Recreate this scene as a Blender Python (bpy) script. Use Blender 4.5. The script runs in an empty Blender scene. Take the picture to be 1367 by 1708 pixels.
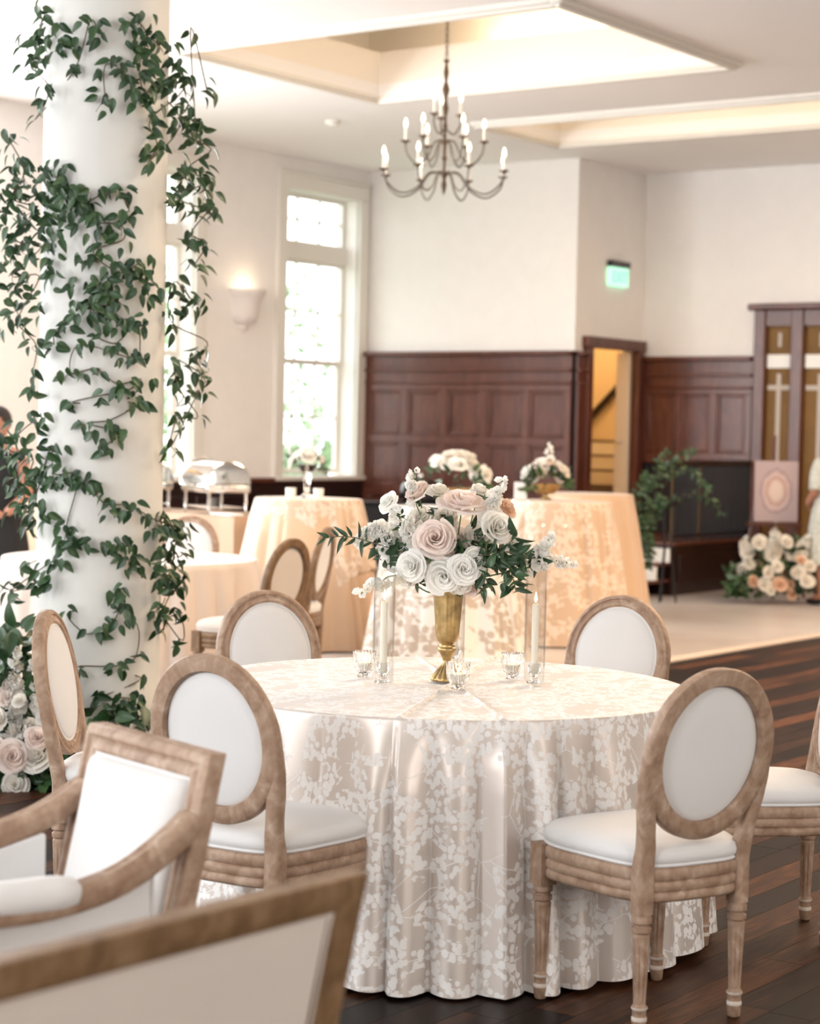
import bpy, bmesh, math, random
from mathutils import Vector, Matrix
from math import sin, cos, pi, radians as rad, sqrt, atan2, hypot
random.seed(7)
S = bpy.context.scene
C = S.collection
# ------------------------------------------------------------------ camera
FPX, PITCH, ROLL, YAW, HCAM = 3343.0, rad(-2.248), rad(1.277), rad(35.423), 1.56
_f = Vector((0, cos(PITCH), sin(PITCH))); _u = Vector((0, -sin(PITCH), cos(PITCH))); _r = Vector((1, 0, 0))
_r, _u = _r * cos(ROLL) + _u * sin(ROLL), -_r * sin(ROLL) + _u * cos(ROLL)
_M = Matrix(((cos(YAW), -sin(YAW), 0), (sin(YAW), cos(YAW), 0), (0, 0, 1)))
CR, CU, CF = _M @ _r, _M @ _u, _M @ _f
EYE = Vector((0, 0, HCAM))
cam = bpy.data.cameras.new('camera'); camo = bpy.data.objects.new('camera', cam); C.objects.link(camo)
camo.matrix_world = Matrix(((CR.x, CU.x, -CF.x, 0), (CR.y, CU.y, -CF.y, 0), (CR.z, CU.z, -CF.z, HCAM), (0, 0, 0, 1)))
cam.sensor_fit = 'VERTICAL'; cam.sensor_height = 36; cam.lens = 36 * FPX / 1708
cam.clip_start = 0.05; cam.clip_end = 200
cam.dof.use_dof = True; cam.dof.focus_distance = 6.5; cam.dof.aperture_fstop = 3.2
S.camera = camo
# ------------------------------------------------------------------ world, lights, exposure
W = bpy.data.worlds.new('daylight'); S.world = W; W.use_nodes = True
W.node_tree.nodes['Background'].inputs[0].default_value = (0.95, 0.975, 1.0, 1)
W.node_tree.nodes['Background'].inputs[1].default_value = 3.6
S.view_settings.view_transform = 'Standard'; S.view_settings.look = 'None'
S.view_settings.exposure = 0.18; S.view_settings.gamma = 1.0; S.view_settings.use_curve_mapping = False
def area(name, loc, size, energy, col, rot=(0, 0, 0), sy=None):
    l = bpy.data.lights.new(name, 'AREA'); l.energy = energy; l.color = col; l.size = size
    if sy: l.shape = 'RECTANGLE'; l.size_y = sy
    o = bpy.data.objects.new(name, l); o.location = loc; o.rotation_euler = rot; C.objects.link(o); return o
WARM = (1.0, 0.78, 0.55)
DAY = (.93, .965, 1.0)
for k, yy in enumerate((11.35, 9.05, 6.35, 3.65, .95)): area('window_daylight_left', (-13.40, yy, 2.6), 1.27, 170, DAY, (0, rad(-90), 0), 3.0).data.size_y = 1.27  # unseen area lamps on the solid left wall, added to bring in daylight
for o_ in [q for q in C.objects if q.name.startswith('window_daylight_left')]: o_.data.size = 3.0
for xx in (-10.0, -6.5, -3.0): area('window_daylight_near', (xx, -2.95, 2.4), 1.5, 165, DAY, (rad(90), 0, 0), 3.0)  # daylight lamps added behind the camera; the near wall has no openings
for yy in (.5, 4.5): area('window_daylight_right', (4.95, yy, 2.5), 3.0, 105, (1, .94, .88), (0, rad(90), 0), 1.5)  # unseen lamps added as fill for surfaces facing the right wall
area('ceiling_light_over_lounge', (-3.4, 8.9, 4.40), 2.6, 190, (1, .78, .55), sy=2.0)  # unseen lamp added to warm the right side of the column
area('ceiling_light_over_buffet', (-11.6, 8.6, 4.40), 2.0, 90, (1, .86, .72), sy=2.0)  # unseen lamp added to lighten the far left of the room
area('ceiling_light_over_right', (-3.0, 13.2, 4.40), 2.2, 400, (1, .66, .38), sy=2.2)  # unseen lamp added to warm the right sides of the highboys
area('ceiling_light_by_stage', (-4.2, 18.0, 4.40), 1.6, 130, (1, .80, .62), sy=1.6)  # unseen lamp added to lift the far end of the room

# ------------------------------------------------------------------ pixel helpers (photograph in 1367x1708)
def ray(x, y): return (x - 683.5) / FPX * CR - (y - 854) / FPX * CU + CF
def onz(x, y, z): d = ray(x, y); return EYE + d * ((z - HCAM) / d.z)
def atd(x, y, t): return EYE + ray(x, y) * t

# ------------------------------------------------------------------ mesh helpers
class MB:
    def __init__(s): s.v = []; s.f = []; s.uv = None
    def loft(s, rings, cu=True, c0=False, c1=False, cv=False):
        b = len(s.v); n = len(rings[0]); m = len(rings)
        for r in rings: s.v += [tuple(p) for p in r]
        for i in range(m if cv else m - 1):
            i2 = (i + 1) % m
            for j in range(n if cu else n - 1):
                k = (j + 1) % n
                s.f.append((b + i * n + j, b + i * n + k, b + i2 * n + k, b + i2 * n + j))
        if c0: s.f.append(tuple(b + j for j in range(n))[::-1])
        if c1: s.f.append(tuple(b + (m - 1) * n + j for j in range(n)))
        return s
    def box(s, x0, x1, y0, y1, z0, z1):
        b = len(s.v)
        s.v += [(x0, y0, z0), (x1, y0, z0), (x1, y1, z0), (x0, y1, z0), (x0, y0, z1), (x1, y0, z1), (x1, y1, z1), (x0, y1, z1)]
        s.f += [(b + 3, b + 2, b + 1, b), (b + 4, b + 5, b + 6, b + 7), (b, b + 1, b + 5, b + 4), (b + 1, b + 2, b + 6, b + 5), (b + 2, b + 3, b + 7, b + 6), (b + 3, b, b + 4, b + 7)]
        return s
    def tube(s, pts, r, n=8, caps=True, closed=False, flat=1.0):
        pts = [Vector(p) for p in pts]; m = len(pts); rings = []; up = None
        for i, p in enumerate(pts):
            if closed: t = pts[(i + 1) % m] - pts[i - 1]
            else: t = pts[min(i + 1, m - 1)] - pts[max(i - 1, 0)]
            t.normalize()
            if up is None:
                up = Vector((0, 0, 1)) if abs(t.z) < .9 else Vector((1, 0, 0))
            a = t.cross(up).normalized(); up = a.cross(t).normalized()
            R = r[i] if isinstance(r, (list, tuple)) else r
            rings.append([p + a * cos(2 * pi * k / n) * R + up * sin(2 * pi * k / n) * R * flat for k in range(n)])
        return s.loft(rings, c0=caps and not closed, c1=caps and not closed, cv=closed)
    def lathe(s, prof, n=24, c=(0, 0, 0), mod=None, caps=True):
        rings = []
        for r, z in prof:
            rings.append([(c[0] + (r + (mod(2 * pi * k / n, r, z) if mod else 0)) * cos(2 * pi * k / n), c[1] + (r + (mod(2 * pi * k / n, r, z) if mod else 0)) * sin(2 * pi * k / n), c[2] + z) for k in range(n)])
        return s.loft(rings, c0=caps, c1=caps)
    def grid(s, fn, nu, nv):
        b = len(s.v)
        for i in range(nu + 1):
            for j in range(nv + 1): s.v.append(tuple(fn(i / nu, j / nv)))
        for i in range(nu):
            for j in range(nv):
                a = b + i * (nv + 1) + j; s.f.append((a, a + nv + 1, a + nv + 2, a + 1))
        return s
    def add(s, o, mat):
        b = len(s.v); s.v += [tuple(mat @ Vector(p)) for p in o.v]; s.f += [tuple(b + i for i in f) for f in o.f]; return s
    def ball(s, c, r, n=10, m=6, sq=(1, 1, 1)):
        return s.loft([[(c[0] + r * sq[0] * sin(pi * i / m) * cos(2 * pi * k / n), c[1] + r * sq[1] * sin(pi * i / m) * sin(2 * pi * k / n), c[2] - r * sq[2] * cos(pi * i / m)) for k in range(n)] for i in [.08] + list(range(1, m)) + [m - .08]], c0=True, c1=True)
    def mesh(s, name, ang=35):
        me = bpy.data.meshes.new(name); me.from_pydata(s.v, [], s.f); me.validate()
        if s.uv:
            L = me.uv_layers.new(name='UVMap')
            for l in me.loops: L.data[l.index].uv = s.uv[l.vertex_index]
        me.shade_smooth()
        if ang < 180: me.set_sharp_from_angle(angle=rad(ang))
        return me
def link(name, me, mat, parent=None, loc=None, rz=None):
    o = bpy.data.objects.new(name, me); C.objects.link(o)
    if mat and not me.materials: me.materials.append(mat)
    if parent: o.parent = parent
    if loc is not None: o.location = loc
    if rz is not None: o.rotation_euler = (0, 0, rz)
    return o
def obj(name, mb, mat, parent=None, loc=None, ang=35, bevel=0, rz=None, seg=2):
    o = link(name, mb.mesh(name, ang), mat, parent, loc, rz)
    if bevel:
        m = o.modifiers.new('bevel', 'BEVEL'); m.width = bevel; m.segments = seg; m.limit_method = 'ANGLE'; m.angle_limit = rad(40)
    return o
def tag(o, label=None, cat=None, group=None, kind=None):
    if label: o['label'] = label
    if cat: o['category'] = cat
    if group: o['group'] = group
    if kind: o['kind'] = kind
    return o
def thing(name, label, cat, loc=(0, 0, 0), rz=0, group=None):
    o = bpy.data.objects.new(name, None); o.empty_display_size = .1; C.objects.link(o); o.location = loc; o.rotation_euler = (0, 0, rz)
    return tag(o, label, cat, group)
def copy_tree(o, parent=None):
    c = o.copy(); C.objects.link(c)
    if parent: c.parent = parent
    for ch in list(o.children): copy_tree(ch, c)
    return c
def BOX(*a): return MB().box(*a)
def lerp(a, b, t): return a + (b - a) * t
def smooth(t): t = max(0, min(1, t)); return t * t * (3 - 2 * t)
def spline(pts, n=8):
    P = [Vector(p) for p in pts]; out = []
    for i in range(len(P) - 1):
        p0, p1, p2, p3 = P[max(i - 1, 0)], P[i], P[i + 1], P[min(i + 2, len(P) - 1)]
        for k in range(n):
            t = k / n
            out.append(.5 * ((2 * p1) + (p2 - p0) * t + (2 * p0 - 5 * p1 + 4 * p2 - p3) * t * t + (3 * p1 - p0 - 3 * p2 + p3) * t ** 3))
    out.append(P[-1]); return out

# ------------------------------------------------------------------ materials
class NT:
    def __init__(s, name):
        s.m = bpy.data.materials.new(name); s.m.use_nodes = True; s.t = s.m.node_tree; s.b = s.t.nodes['Principled BSDF']; s.out = s.t.nodes['Material Output']
    def n(s, typ, **kw):
        q = s.t.nodes.new('ShaderNode' + typ)
        for k, v in kw.items():
            if k.startswith('i_'):
                key = k[2:]; key = int(key) if key.isdigit() else key.replace('_', ' ')
                q.inputs[key].default_value = v
            else: setattr(q, k, v)
        return q
    def l(s, a, b): s.t.links.new(a, b)
    def ramp(s, fac, stops):
        r = s.n('ValToRGB'); e = r.color_ramp.elements
        while len(e) < len(stops): e.new(.5)
        for q, (p, c) in zip(e, stops): q.position = p; q.color = (*c, 1)
        s.l(fac, r.inputs[0]); return r.outputs[0]
    def math(s, op, a, b=None):
        q = s.n('Math', operation=op)
        for i, x in enumerate((a, b)):
            if x is None: continue
            if isinstance(x, (int, float)): q.inputs[i].default_value = x
            else: s.l(x, q.inputs[i])
        return q.outputs[0]
    def bump(s, h, st=.2, d=.01):
        q = s.n('Bump', i_Strength=st, i_Distance=d); s.l(h, q.inputs['Height']); s.l(q.outputs[0], s.b.inputs['Normal'])
    def mapped(s, kind='Object', scale=(1, 1, 1)):
        c = s.n('TexCoord'); mp = s.n('Mapping'); mp.inputs['Scale'].default_value = scale; s.l(c.outputs[kind], mp.inputs[0]); return mp.outputs[0]
def simple(name, col, rough=.5, metal=0, spec=.5, var=0, vscale=6, bump=0, bscale=80, sheen=0, sss=0, coat=0):
    t = NT(name); b = t.b
    b.inputs['Base Color'].default_value = (*col, 1); b.inputs['Roughness'].default_value = rough; b.inputs['Metallic'].default_value = metal
    b.inputs['Specular IOR Level'].default_value = spec
    if sheen: b.inputs['Sheen Weight'].default_value = sheen; b.inputs['Sheen Roughness'].default_value = .5
    if coat: b.inputs['Coat Weight'].default_value = coat; b.inputs['Coat Roughness'].default_value = .12
    if sss: b.inputs['Subsurface Weight'].default_value = sss; b.inputs['Subsurface Radius'].default_value = (.02, .01, .006); b.inputs['Subsurface Scale'].default_value = .5
    co = t.mapped()
    if var:
        no = t.n('TexNoise', i_Scale=vscale, i_Detail=4.0); t.l(co, no.inputs[0])
        c = t.ramp(no.outputs[0], [(.3, tuple(x * (1 - var) for x in col)), (.7, tuple(min(1, x * (1 + var)) for x in col))]); t.l(c, b.inputs['Base Color'])
    if bump:
        n2 = t.n('TexNoise', i_Scale=bscale, i_Detail=3.0); t.l(co, n2.inputs[0]); t.bump(n2.outputs[0], bump, .004)
    return t.m
def woodmat(name, stops, rough=.45, scale=(6, 6, 1.2), rnd=False, coat=0, dist=2.0, coords='Object', spec=.5):
    t = NT(name); co = t.mapped(coords, scale)
    if rnd:
        oi = t.n('ObjectInfo'); ad = t.n('VectorMath', operation='ADD'); sc = t.n('VectorMath', operation='SCALE'); 
        cx = t.n('CombineXYZ'); t.l(oi.outputs['Random'], cx.inputs[0]); t.l(oi.outputs['Random'], cx.inputs[1]); t.l(cx.outputs[0], sc.inputs[0]); sc.inputs['Scale'].default_value = 37
        t.l(co, ad.inputs[0]); t.l(sc.outputs[0], ad.inputs[1]); co = ad.outputs[0]
    n1 = t.n('TexNoise', i_Scale=2.2, i_Detail=5.0, i_Distortion=dist); t.l(co, n1.inputs[0])
    n2 = t.n('TexNoise', i_Scale=14.0, i_Detail=3.0); t.l(co, n2.inputs[0])
    m = t.math('ADD', t.math('MULTIPLY', n1.outputs[0], .72), t.math('MULTIPLY', n2.outputs[0], .28))
    if rnd:
        m = t.math('ADD', t.math('MULTIPLY', m, .75), t.math('MULTIPLY', t.math('SUBTRACT', oi.outputs['Random'], .42), .50))
    t.l(t.ramp(m, stops), t.b.inputs['Base Color']); t.b.inputs['Roughness'].default_value = rough; t.b.inputs['Specular IOR Level'].default_value = spec
    if coat: t.b.inputs['Coat Weight'].default_value = coat; t.b.inputs['Coat Roughness'].default_value = .15
    t.bump(m, .12, .003); return t.m
def fabric(name, col, rough=.85, sheen=.3, scale=420, st=.15):
    t = NT(name); co = t.mapped()
    no = t.n('TexNoise', i_Scale=3.0, i_Detail=3.0); t.l(co, no.inputs[0])
    t.l(t.ramp(no.outputs[0], [(.3, tuple(x * .95 for x in col)), (.7, col)]), t.b.inputs['Base Color'])
    w1 = t.n('TexWave', i_Scale=scale / 6, bands_direction='X'); w2 = t.n('TexWave', i_Scale=scale / 6, bands_direction='Z'); t.l(co, w1.inputs[0]); t.l(co, w2.inputs[0])
    t.bump(t.math('ADD', w1.outputs[0], w2.outputs[0]), st, .001)
    t.b.inputs['Roughness'].default_value = rough; t.b.inputs['Sheen Weight'].default_value = sheen; t.b.inputs['Specular IOR Level'].default_value = .25
    return t.m
def emit(name, col, st):
    t = NT(name); t.b.inputs['Base Color'].default_value = (*col, 1); t.b.inputs['Emission Color'].default_value = (*col, 1); t.b.inputs['Emission Strength'].default_value = st; return t.m
def thinglass(name, tint=(1, 1, 1), lo=.03, hi=.4, rough=0.0, pw=4.0):
    t = NT(name); tr = t.n('BsdfTransparent'); tr.inputs[0].default_value = (*tint, 1); gl = t.n('BsdfGlossy'); gl.inputs['Roughness'].default_value = rough
    lw = t.n('LayerWeight', i_Blend=.5); mx = t.n('MixShader'); fac = t.math('ADD', t.math('MULTIPLY', t.math('POWER', lw.outputs['Facing'], pw), hi), lo)
    t.l(fac, mx.inputs[0]); t.l(tr.outputs[0], mx.inputs[1]); t.l(gl.outputs[0], mx.inputs[2]); t.l(mx.outputs[0], t.out.inputs[0]); return t.m
def damask(name, base, motif, rb=.32, rm=.55, leaf=36, dens=.40, metal=0, vine=.014):
    t = NT(name); co = t.mapped('UV')
    d0 = t.n('TexNoise', i_Scale=7.0, i_Detail=1.0); t.l(co, d0.inputs[0])
    ad = t.n('VectorMath', operation='MULTIPLY_ADD'); t.l(d0.outputs['Color'], ad.inputs[0]); ad.inputs[1].default_value = (.06, .06, 0); t.l(co, ad.inputs[2])
    e = t.n('TexVoronoi', i_Scale=leaf * .30, i_Randomness=1.0); e.voronoi_dimensions = '2D'; e.feature = 'DISTANCE_TO_EDGE'; t.l(ad.outputs[0], e.inputs['Vector'])
    band = t.n('TexNoise', i_Scale=1.0, i_Detail=1.0); mp = t.n('Mapping'); mp.inputs['Scale'].default_value = (8, 3, 1); t.l(co, mp.inputs[0]); t.l(mp.outputs[0], band.inputs[0])
    lm = None
    for k, (sc_, th) in enumerate(((1.0, .36), (1.25, .33))):
        mp2 = t.n('Mapping'); mp2.inputs['Location'].default_value = (.37 * k, .71 * k, 0); mp2.inputs['Scale'].default_value = (1.15, .85, 1); t.l(co, mp2.inputs[0])
        v = t.n('TexVoronoi', i_Scale=float(leaf) * sc_, i_Randomness=.8); v.voronoi_dimensions = '2D'; t.l(mp2.outputs[0], v.inputs['Vector'])
        q = t.math('MULTIPLY', t.math('LESS_THAN', v.outputs['Distance'], th), t.math('LESS_THAN', e.outputs['Distance'], (.24 + .05 * k))); lm = q if lm is None else t.math('MAXIMUM', lm, q)
    lm = t.math('MULTIPLY', lm, t.math('GREATER_THAN', band.outputs[0], dens))
    vn = t.math('MULTIPLY', t.math('LESS_THAN', e.outputs['Distance'], vine), t.math('GREATER_THAN', band.outputs[0], dens - .05))
    mask = t.math('MAXIMUM', lm, vn)
    mx = t.n('MixRGB'); mx.inputs[1].default_value = (*base, 1); mx.inputs[2].default_value = (*motif, 1); t.l(mask, mx.inputs[0]); t.l(mx.outputs[0], t.b.inputs['Base Color'])
    t.l(t.math('ADD', t.math('MULTIPLY', mask, rm - rb), rb), t.b.inputs['Roughness'])
    t.l(t.math('MULTIPLY', t.math('SUBTRACT', 1.0, mask), metal), t.b.inputs['Metallic'])
    t.b.inputs['Sheen Weight'].default_value = .2; t.b.inputs['Specular IOR Level'].default_value = .6
    t.bump(mask, .25, .0006); return t.m
WOOD = woodmat('limed_oak', [(.18, (.14, .080, .050)), (.42, (.30, .188, .124)), (.60, (.42, .295, .212)), (.85, (.66, .55, .46))], .55, (5, 5, 4), spec=.35)
LIME = simple('lime_wash', (.60, .52, .45), .7, var=.1, vscale=20)
WOODD = woodmat('brown_oak', [(.2, (.085, .042, .018)), (.5, (.20, .112, .052)), (.8, (.33, .215, .125))], .5, (7, 7, 2.5))
LINEN = fabric('linen', (.72, .705, .695))
LINENW = fabric('warm_linen', (.66, .585, .525))
PLANK = woodmat('dark_plank', [(.22, (.006, .003, .0025)), (.45, (.020, .0085, .0055)), (.60, (.058, .022, .010)), (.85, (.18, .070, .028))], .42, (9, .9, 9), rnd=True, spec=.09)
FLOORBASE = simple('floor_base', (.010, .006, .005), .6)
MAHOG = woodmat('mahogany', [(.2, (.042, .010, .006)), (.5, (.105, .028, .015)), (.8, (.175, .052, .027))], .36, (3, 3, .6), coat=.14)
DARKW = simple('dark_stain', (.018, .006, .005), .3, coat=.3)
WALL = simple('wall_paint', (.90, .87, .84), .7, var=.015, bump=.05)
CEIL = simple('ceiling_paint', (.92, .90, .885), .8)
CEILW = simple('coffer_paint', (.90, .84, .76), .7)
TRIMW = simple('trim_paint', (.80, .77, .71), .5)
COLM = simple('column_plaster', (.70, .69, .655), .55, var=.03, vscale=3, bump=.08, bscale=20)
PALE = simple('pale_dance_floor', (.54, .495, .47), .28, var=.10, vscale=1.2, spec=.4)
SATIN = damask('damask_satin', (.68, .61, .56), (.86, .84, .82), .37, .6, metal=.42)
LACE = damask('peach_lace', (.58, .42, .29), (.74, .61, .50), .4, .6, 20, .38, 0, .03)
LACEW = damask('beaded_lace', (.80, .76, .71), (.52, .43, .35), .4, .5, 13, .38, 0, .03)
PEACH = simple('peach_satin', (.62, .43, .28), .38, sheen=.3)
BUFC = simple('buffet_cloth', (.52, .36, .25), .6, var=.06)
WHITEC = simple('white_cloth', (.85, .83, .82), .7)
GOLD = simple('antique_gold', (.44, .31, .14), .36, 1.0, var=.35, vscale=30, bump=.15, bscale=60)
IRON = simple('weathered_iron', (.10, .065, .045), .5, .6)
IRONB = simple('black_iron', (.012, .012, .016), .4, .2)
IRONG = simple('grey_iron', (.13, .115, .10), .5, .4)
CHROME = simple('chrome', (.75, .74, .72), .12, 1.0)
BLACK = simple('black_gloss', (.008, .008, .012), .15, coat=.5)
GLASS = thinglass('clear_glass', (.955, .955, .95), .035, .75, .0, 3.5)
CUTG = NT('cut_glass'); CUTG.b.inputs['Transmission Weight'].default_value = 1; CUTG.b.inputs['Roughness'].default_value = .06; CUTG.b.inputs['IOR'].default_value = 1.42; CUTG.b.inputs['Base Color'].default_value = (1, 1, 1, 1); CUTG = CUTG.m
PANE = thinglass('window_glass', (.98, .99, .985), .03, .3)
WAX = simple('ivory_wax', (.86, .81, .70), .45, sss=.2)
FLAME = emit('flame', (1, .72, .34), 14)
BULB = emit('bulb_glow', (1, .85, .62), 5)
SLEEVE = simple('candle_sleeve', (.88, .85, .80), .5)
LEAFM = []
for i, c in enumerate([(.020, .056, .020), (.034, .084, .028), (.058, .110, .038), (.085, .140, .080)]):
    LEAFM.append(simple('leaf_green_%s' % 'abcd'[i], c, .38, var=.35, vscale=25, spec=.5))
def petal(name, col):
    t = NT(name); co = t.mapped(); no = t.n('TexNoise', i_Scale=30.0, i_Detail=3.0); t.l(co, no.inputs[0])
    c = t.ramp(no.outputs[0], [(.3, tuple(x * .94 for x in col)), (.7, tuple(min(1, x * 1.03) for x in col))])
    d = t.n('BsdfDiffuse'); tr = t.n('BsdfTranslucent'); mx = t.n('MixShader'); mx.inputs[0].default_value = .42
    t.l(c, d.inputs[0]); t.l(c, tr.inputs[0]); t.l(d.outputs[0], mx.inputs[1]); t.l(tr.outputs[0], mx.inputs[2]); t.l(mx.outputs[0], t.out.inputs[0]); return t.m
PETW = petal('ivory_petal', (.95, .92, .86))
PETB = petal('blush_petal', (.95, .845, .79))
PETP = petal('white_petal', (.97, .96, .925))
PETC = petal('peach_petal', (.90, .68, .53))
STEM = simple('vine_stem', (.10, .075, .040), .6)
STEMG = simple('green_stem', (.10, .16, .06), .6)
SKIN = simple('skin', (.42, .20, .13), .5, sss=.1)
BLKCL = simple('black_clothing', (.008, .008, .009), .8)
LACEDR = simple('white_lace_dress', (.50, .52, .48), .8, var=.25, vscale=45, bump=.4, bscale=60)
HAIR = simple('dark_hair', (.012, .008, .007), .45)
AMBER = simple('amber_glass', (.20, .105, .028), .5, var=.15, vscale=3, spec=.2)
BRASS = simple('brass', (.45, .28, .09), .35, 1.0)
STAIRY = simple('stair_wall_paint', (.84, .66, .40), .7)
CARPET = simple('stair_carpet', (.20, .15, .12), .95)
DGOLD = simple('dim_brass', (.10, .058, .018), .6, .4)
CAME = simple('lead_came', (.50, .44, .38), .5)

# ------------------------------------------------------------------ setting
XW, Y1, X1, Y2, ZC = -13.45, 18.0, -10.75, 19.45, 4.45
XD = -6.6
def struct(name, mb, mat, bevel=0, ang=35): return tag(obj(name, mb, mat, bevel=bevel, ang=ang), kind='structure')
floor = struct('floor', BOX(XD, 5, -3, 20, -.12, -.012).box(XW, XD, -3, 7.6, -.12, -.012), FLOORBASE)
# planks
lens = [1.1, 1.5, 1.9, 2.3]; pm = []
for L in lens:
    mb = BOX(-.0640, .0640, -L / 2 + .001, L / 2 - .001, -.012, 0); me = mb.mesh('plank'); me.materials.append(PLANK); pm.append(me)
cand = []
x = XD + .07
while x < 1.6:
    y = 1.5 + random.random() * 2
    while y < 19:
        k = random.randrange(4); c = Vector((x, y + lens[k] / 2, 0)); y += lens[k]
        d = c - EYE; w = d.dot(CF)
        if w < 1.5: continue
        px = 683.5 + FPX * d.dot(CR) / w; py = 854 - FPX * d.dot(CU) / w
        if -350 < px < 1800 and py < 2150: cand.append((w, c, k))
    x += .1295
y0_ = [q for q in cand]
x = XD - .06
while x > -8.2:
    y = 3.0 + random.random()
    while y < 7.5:
        k = random.randrange(2); c = Vector((x, y + lens[k] / 2, 0)); y += lens[k]
        if y > 7.6: break
        cand.append(((c - EYE).dot(CF), c, k))
    x -= .1295
cand.sort(key=lambda q: q[0])
for w, c, k in cand[:300]: link('plank', pm[k], PLANK, floor, c)
rest = MB()
for w, c, k in cand[300:]: rest.box(c.x - .064, c.x + .064, c.y - lens[k] / 2 + .001, c.y + lens[k] / 2 - .001, -.012, 0)
if rest.v: tag(obj('planks', rest, PLANK, floor), kind='stuff')
dance = struct('floor_pale', BOX(XW, XD - .10, 7.6, 20, -.12, 0.004), PALE)
struct('trim_1', BOX(XD - .10, XD, 7.6, 20, -.12, .016), simple('pale_edging', (.62, .53, .46), .5), bevel=.006)
# ceiling with two coffers
cf = [(-10.35, -7.05, 11.46, 13.94), (-10.35, -6.95, 15.60, 16.93)]
c = MB()
c.box(-14, 5, -3, 11.46, ZC, ZC + .1).box(-14, 5, 13.94, 15.60, ZC, ZC + .1).box(-14, 5, 16.93, 21, ZC, ZC + .1)
c.box(-14, -10.35, 11.46, 13.94, ZC, ZC + .1).box(-7.05, 5, 11.46, 13.94, ZC, ZC + .1).box(-14, -10.35, 15.60, 16.93, ZC, ZC + .1).box(-6.95, 5, 15.60, 16.93, ZC, ZC + .1)
ceil = struct('ceiling', c, CEIL)
for (a, b, e, f) in cf:
    m = MB()
    for z0, z1, ins, th in ((ZC + .1, ZC + .24, 0, .10), (ZC + .24, ZC + .30, 0, .55), (ZC + .30, ZC + .75, -.45, .1)):
        A, B, E_, F_ = a + ins, b - ins, e + ins, f - ins
        m.box(A - th, A, E_ - th, F_ + th, z0, z1).box(B, B + th, E_ - th, F_ + th, z0, z1).box(A, B, E_ - th, E_, z0, z1).box(A, B, F_, F_ + th, z0, z1)
    m.box(a - .6, b + .6, e - .6, f + .6, ZC + .75, ZC + .80)
    m.box(a - .06, a, e, f, ZC + .30, ZC + .37).box(b, b + .06, e, f, ZC + .30, ZC + .37).box(a, b, e - .06, e, ZC + .30, ZC + .37).box(a, b, f, f + .06, ZC + .30, ZC + .37)
    obj('coffer_recess', m, CEILW, ceil)
    m = MB()
    for o_, zz, w_ in ((0, .035, .10), (.02, .06, .05)):
        z0 = ZC - zz; A, B, E_, F_ = a - o_, b + o_, e - o_, f + o_
        m.box(A - w_, A, E_ - w_, F_ + w_, z0, ZC + .01).box(B, B + w_, E_ - w_, F_ + w_, z0, ZC + .01).box(A, B, E_ - w_, E_, z0, ZC + .01).box(A, B, F_, F_ + w_, z0, ZC + .01)
    obj('coffer_moulding', m, TRIMW, ceil, bevel=.01)
    nm = 'chandelier' if e < 12 else 'far narrow'
    for sd_, bx_ in (('far', (a + .9, b - .1, f + .25, f + .30)), ('near', (a + .2, b - .2, e - .30, e - .25))):
        tag(obj('cove_light', BOX(*bx_, ZC + .305, ZC + .325), emit('cove_glow', (1, .84, .62), 26) if 'cove_glow' not in bpy.data.materials else bpy.data.materials['cove_glow']), 'warm cove light strip on the %s ledge of the %s ceiling coffer' % (sd_, nm), 'cove light')
# left wall with two windows
wins = [(16.53, 17.80), (13.82, 15.09)]
ZS, ZT = 1.06, 4.12
m = MB()
ys = [-3, 13.82, 15.09, 16.53, 17.80, 18.3]
for i in (0, 2, 4): m.box(XW - .3, XW, ys[i], ys[i + 1], 0, ZC)
for a, b in wins: m.box(XW - .3, XW, a, b, 0, ZS).box(XW - .3, XW, a, b, ZT, ZC)
struct('wall_left', m, WALL)
struct('wall_near', BOX(XW, 5, -3.3, -3, 0, ZC), WALL)
struct('wall_right', BOX(5, 5.3, -3.3, 20, 0, ZC), WALL)
m = MB().box(XW, XW + .03, -3, Y1, 0, ZS - .05)
wl = struct('trim_2', m, DARKW)
obj('chair_rail', BOX(XW, XW + .06, -3, Y1, ZS - .05, ZS), MAHOG, wl, bevel=.008)
for i in range(6): obj('panel', BOX(XW + .03, XW + .045, 12.3 + i * .95, 13.1 + i * .95, .25, .88), DARKW, wl, bevel=.01)
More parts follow.
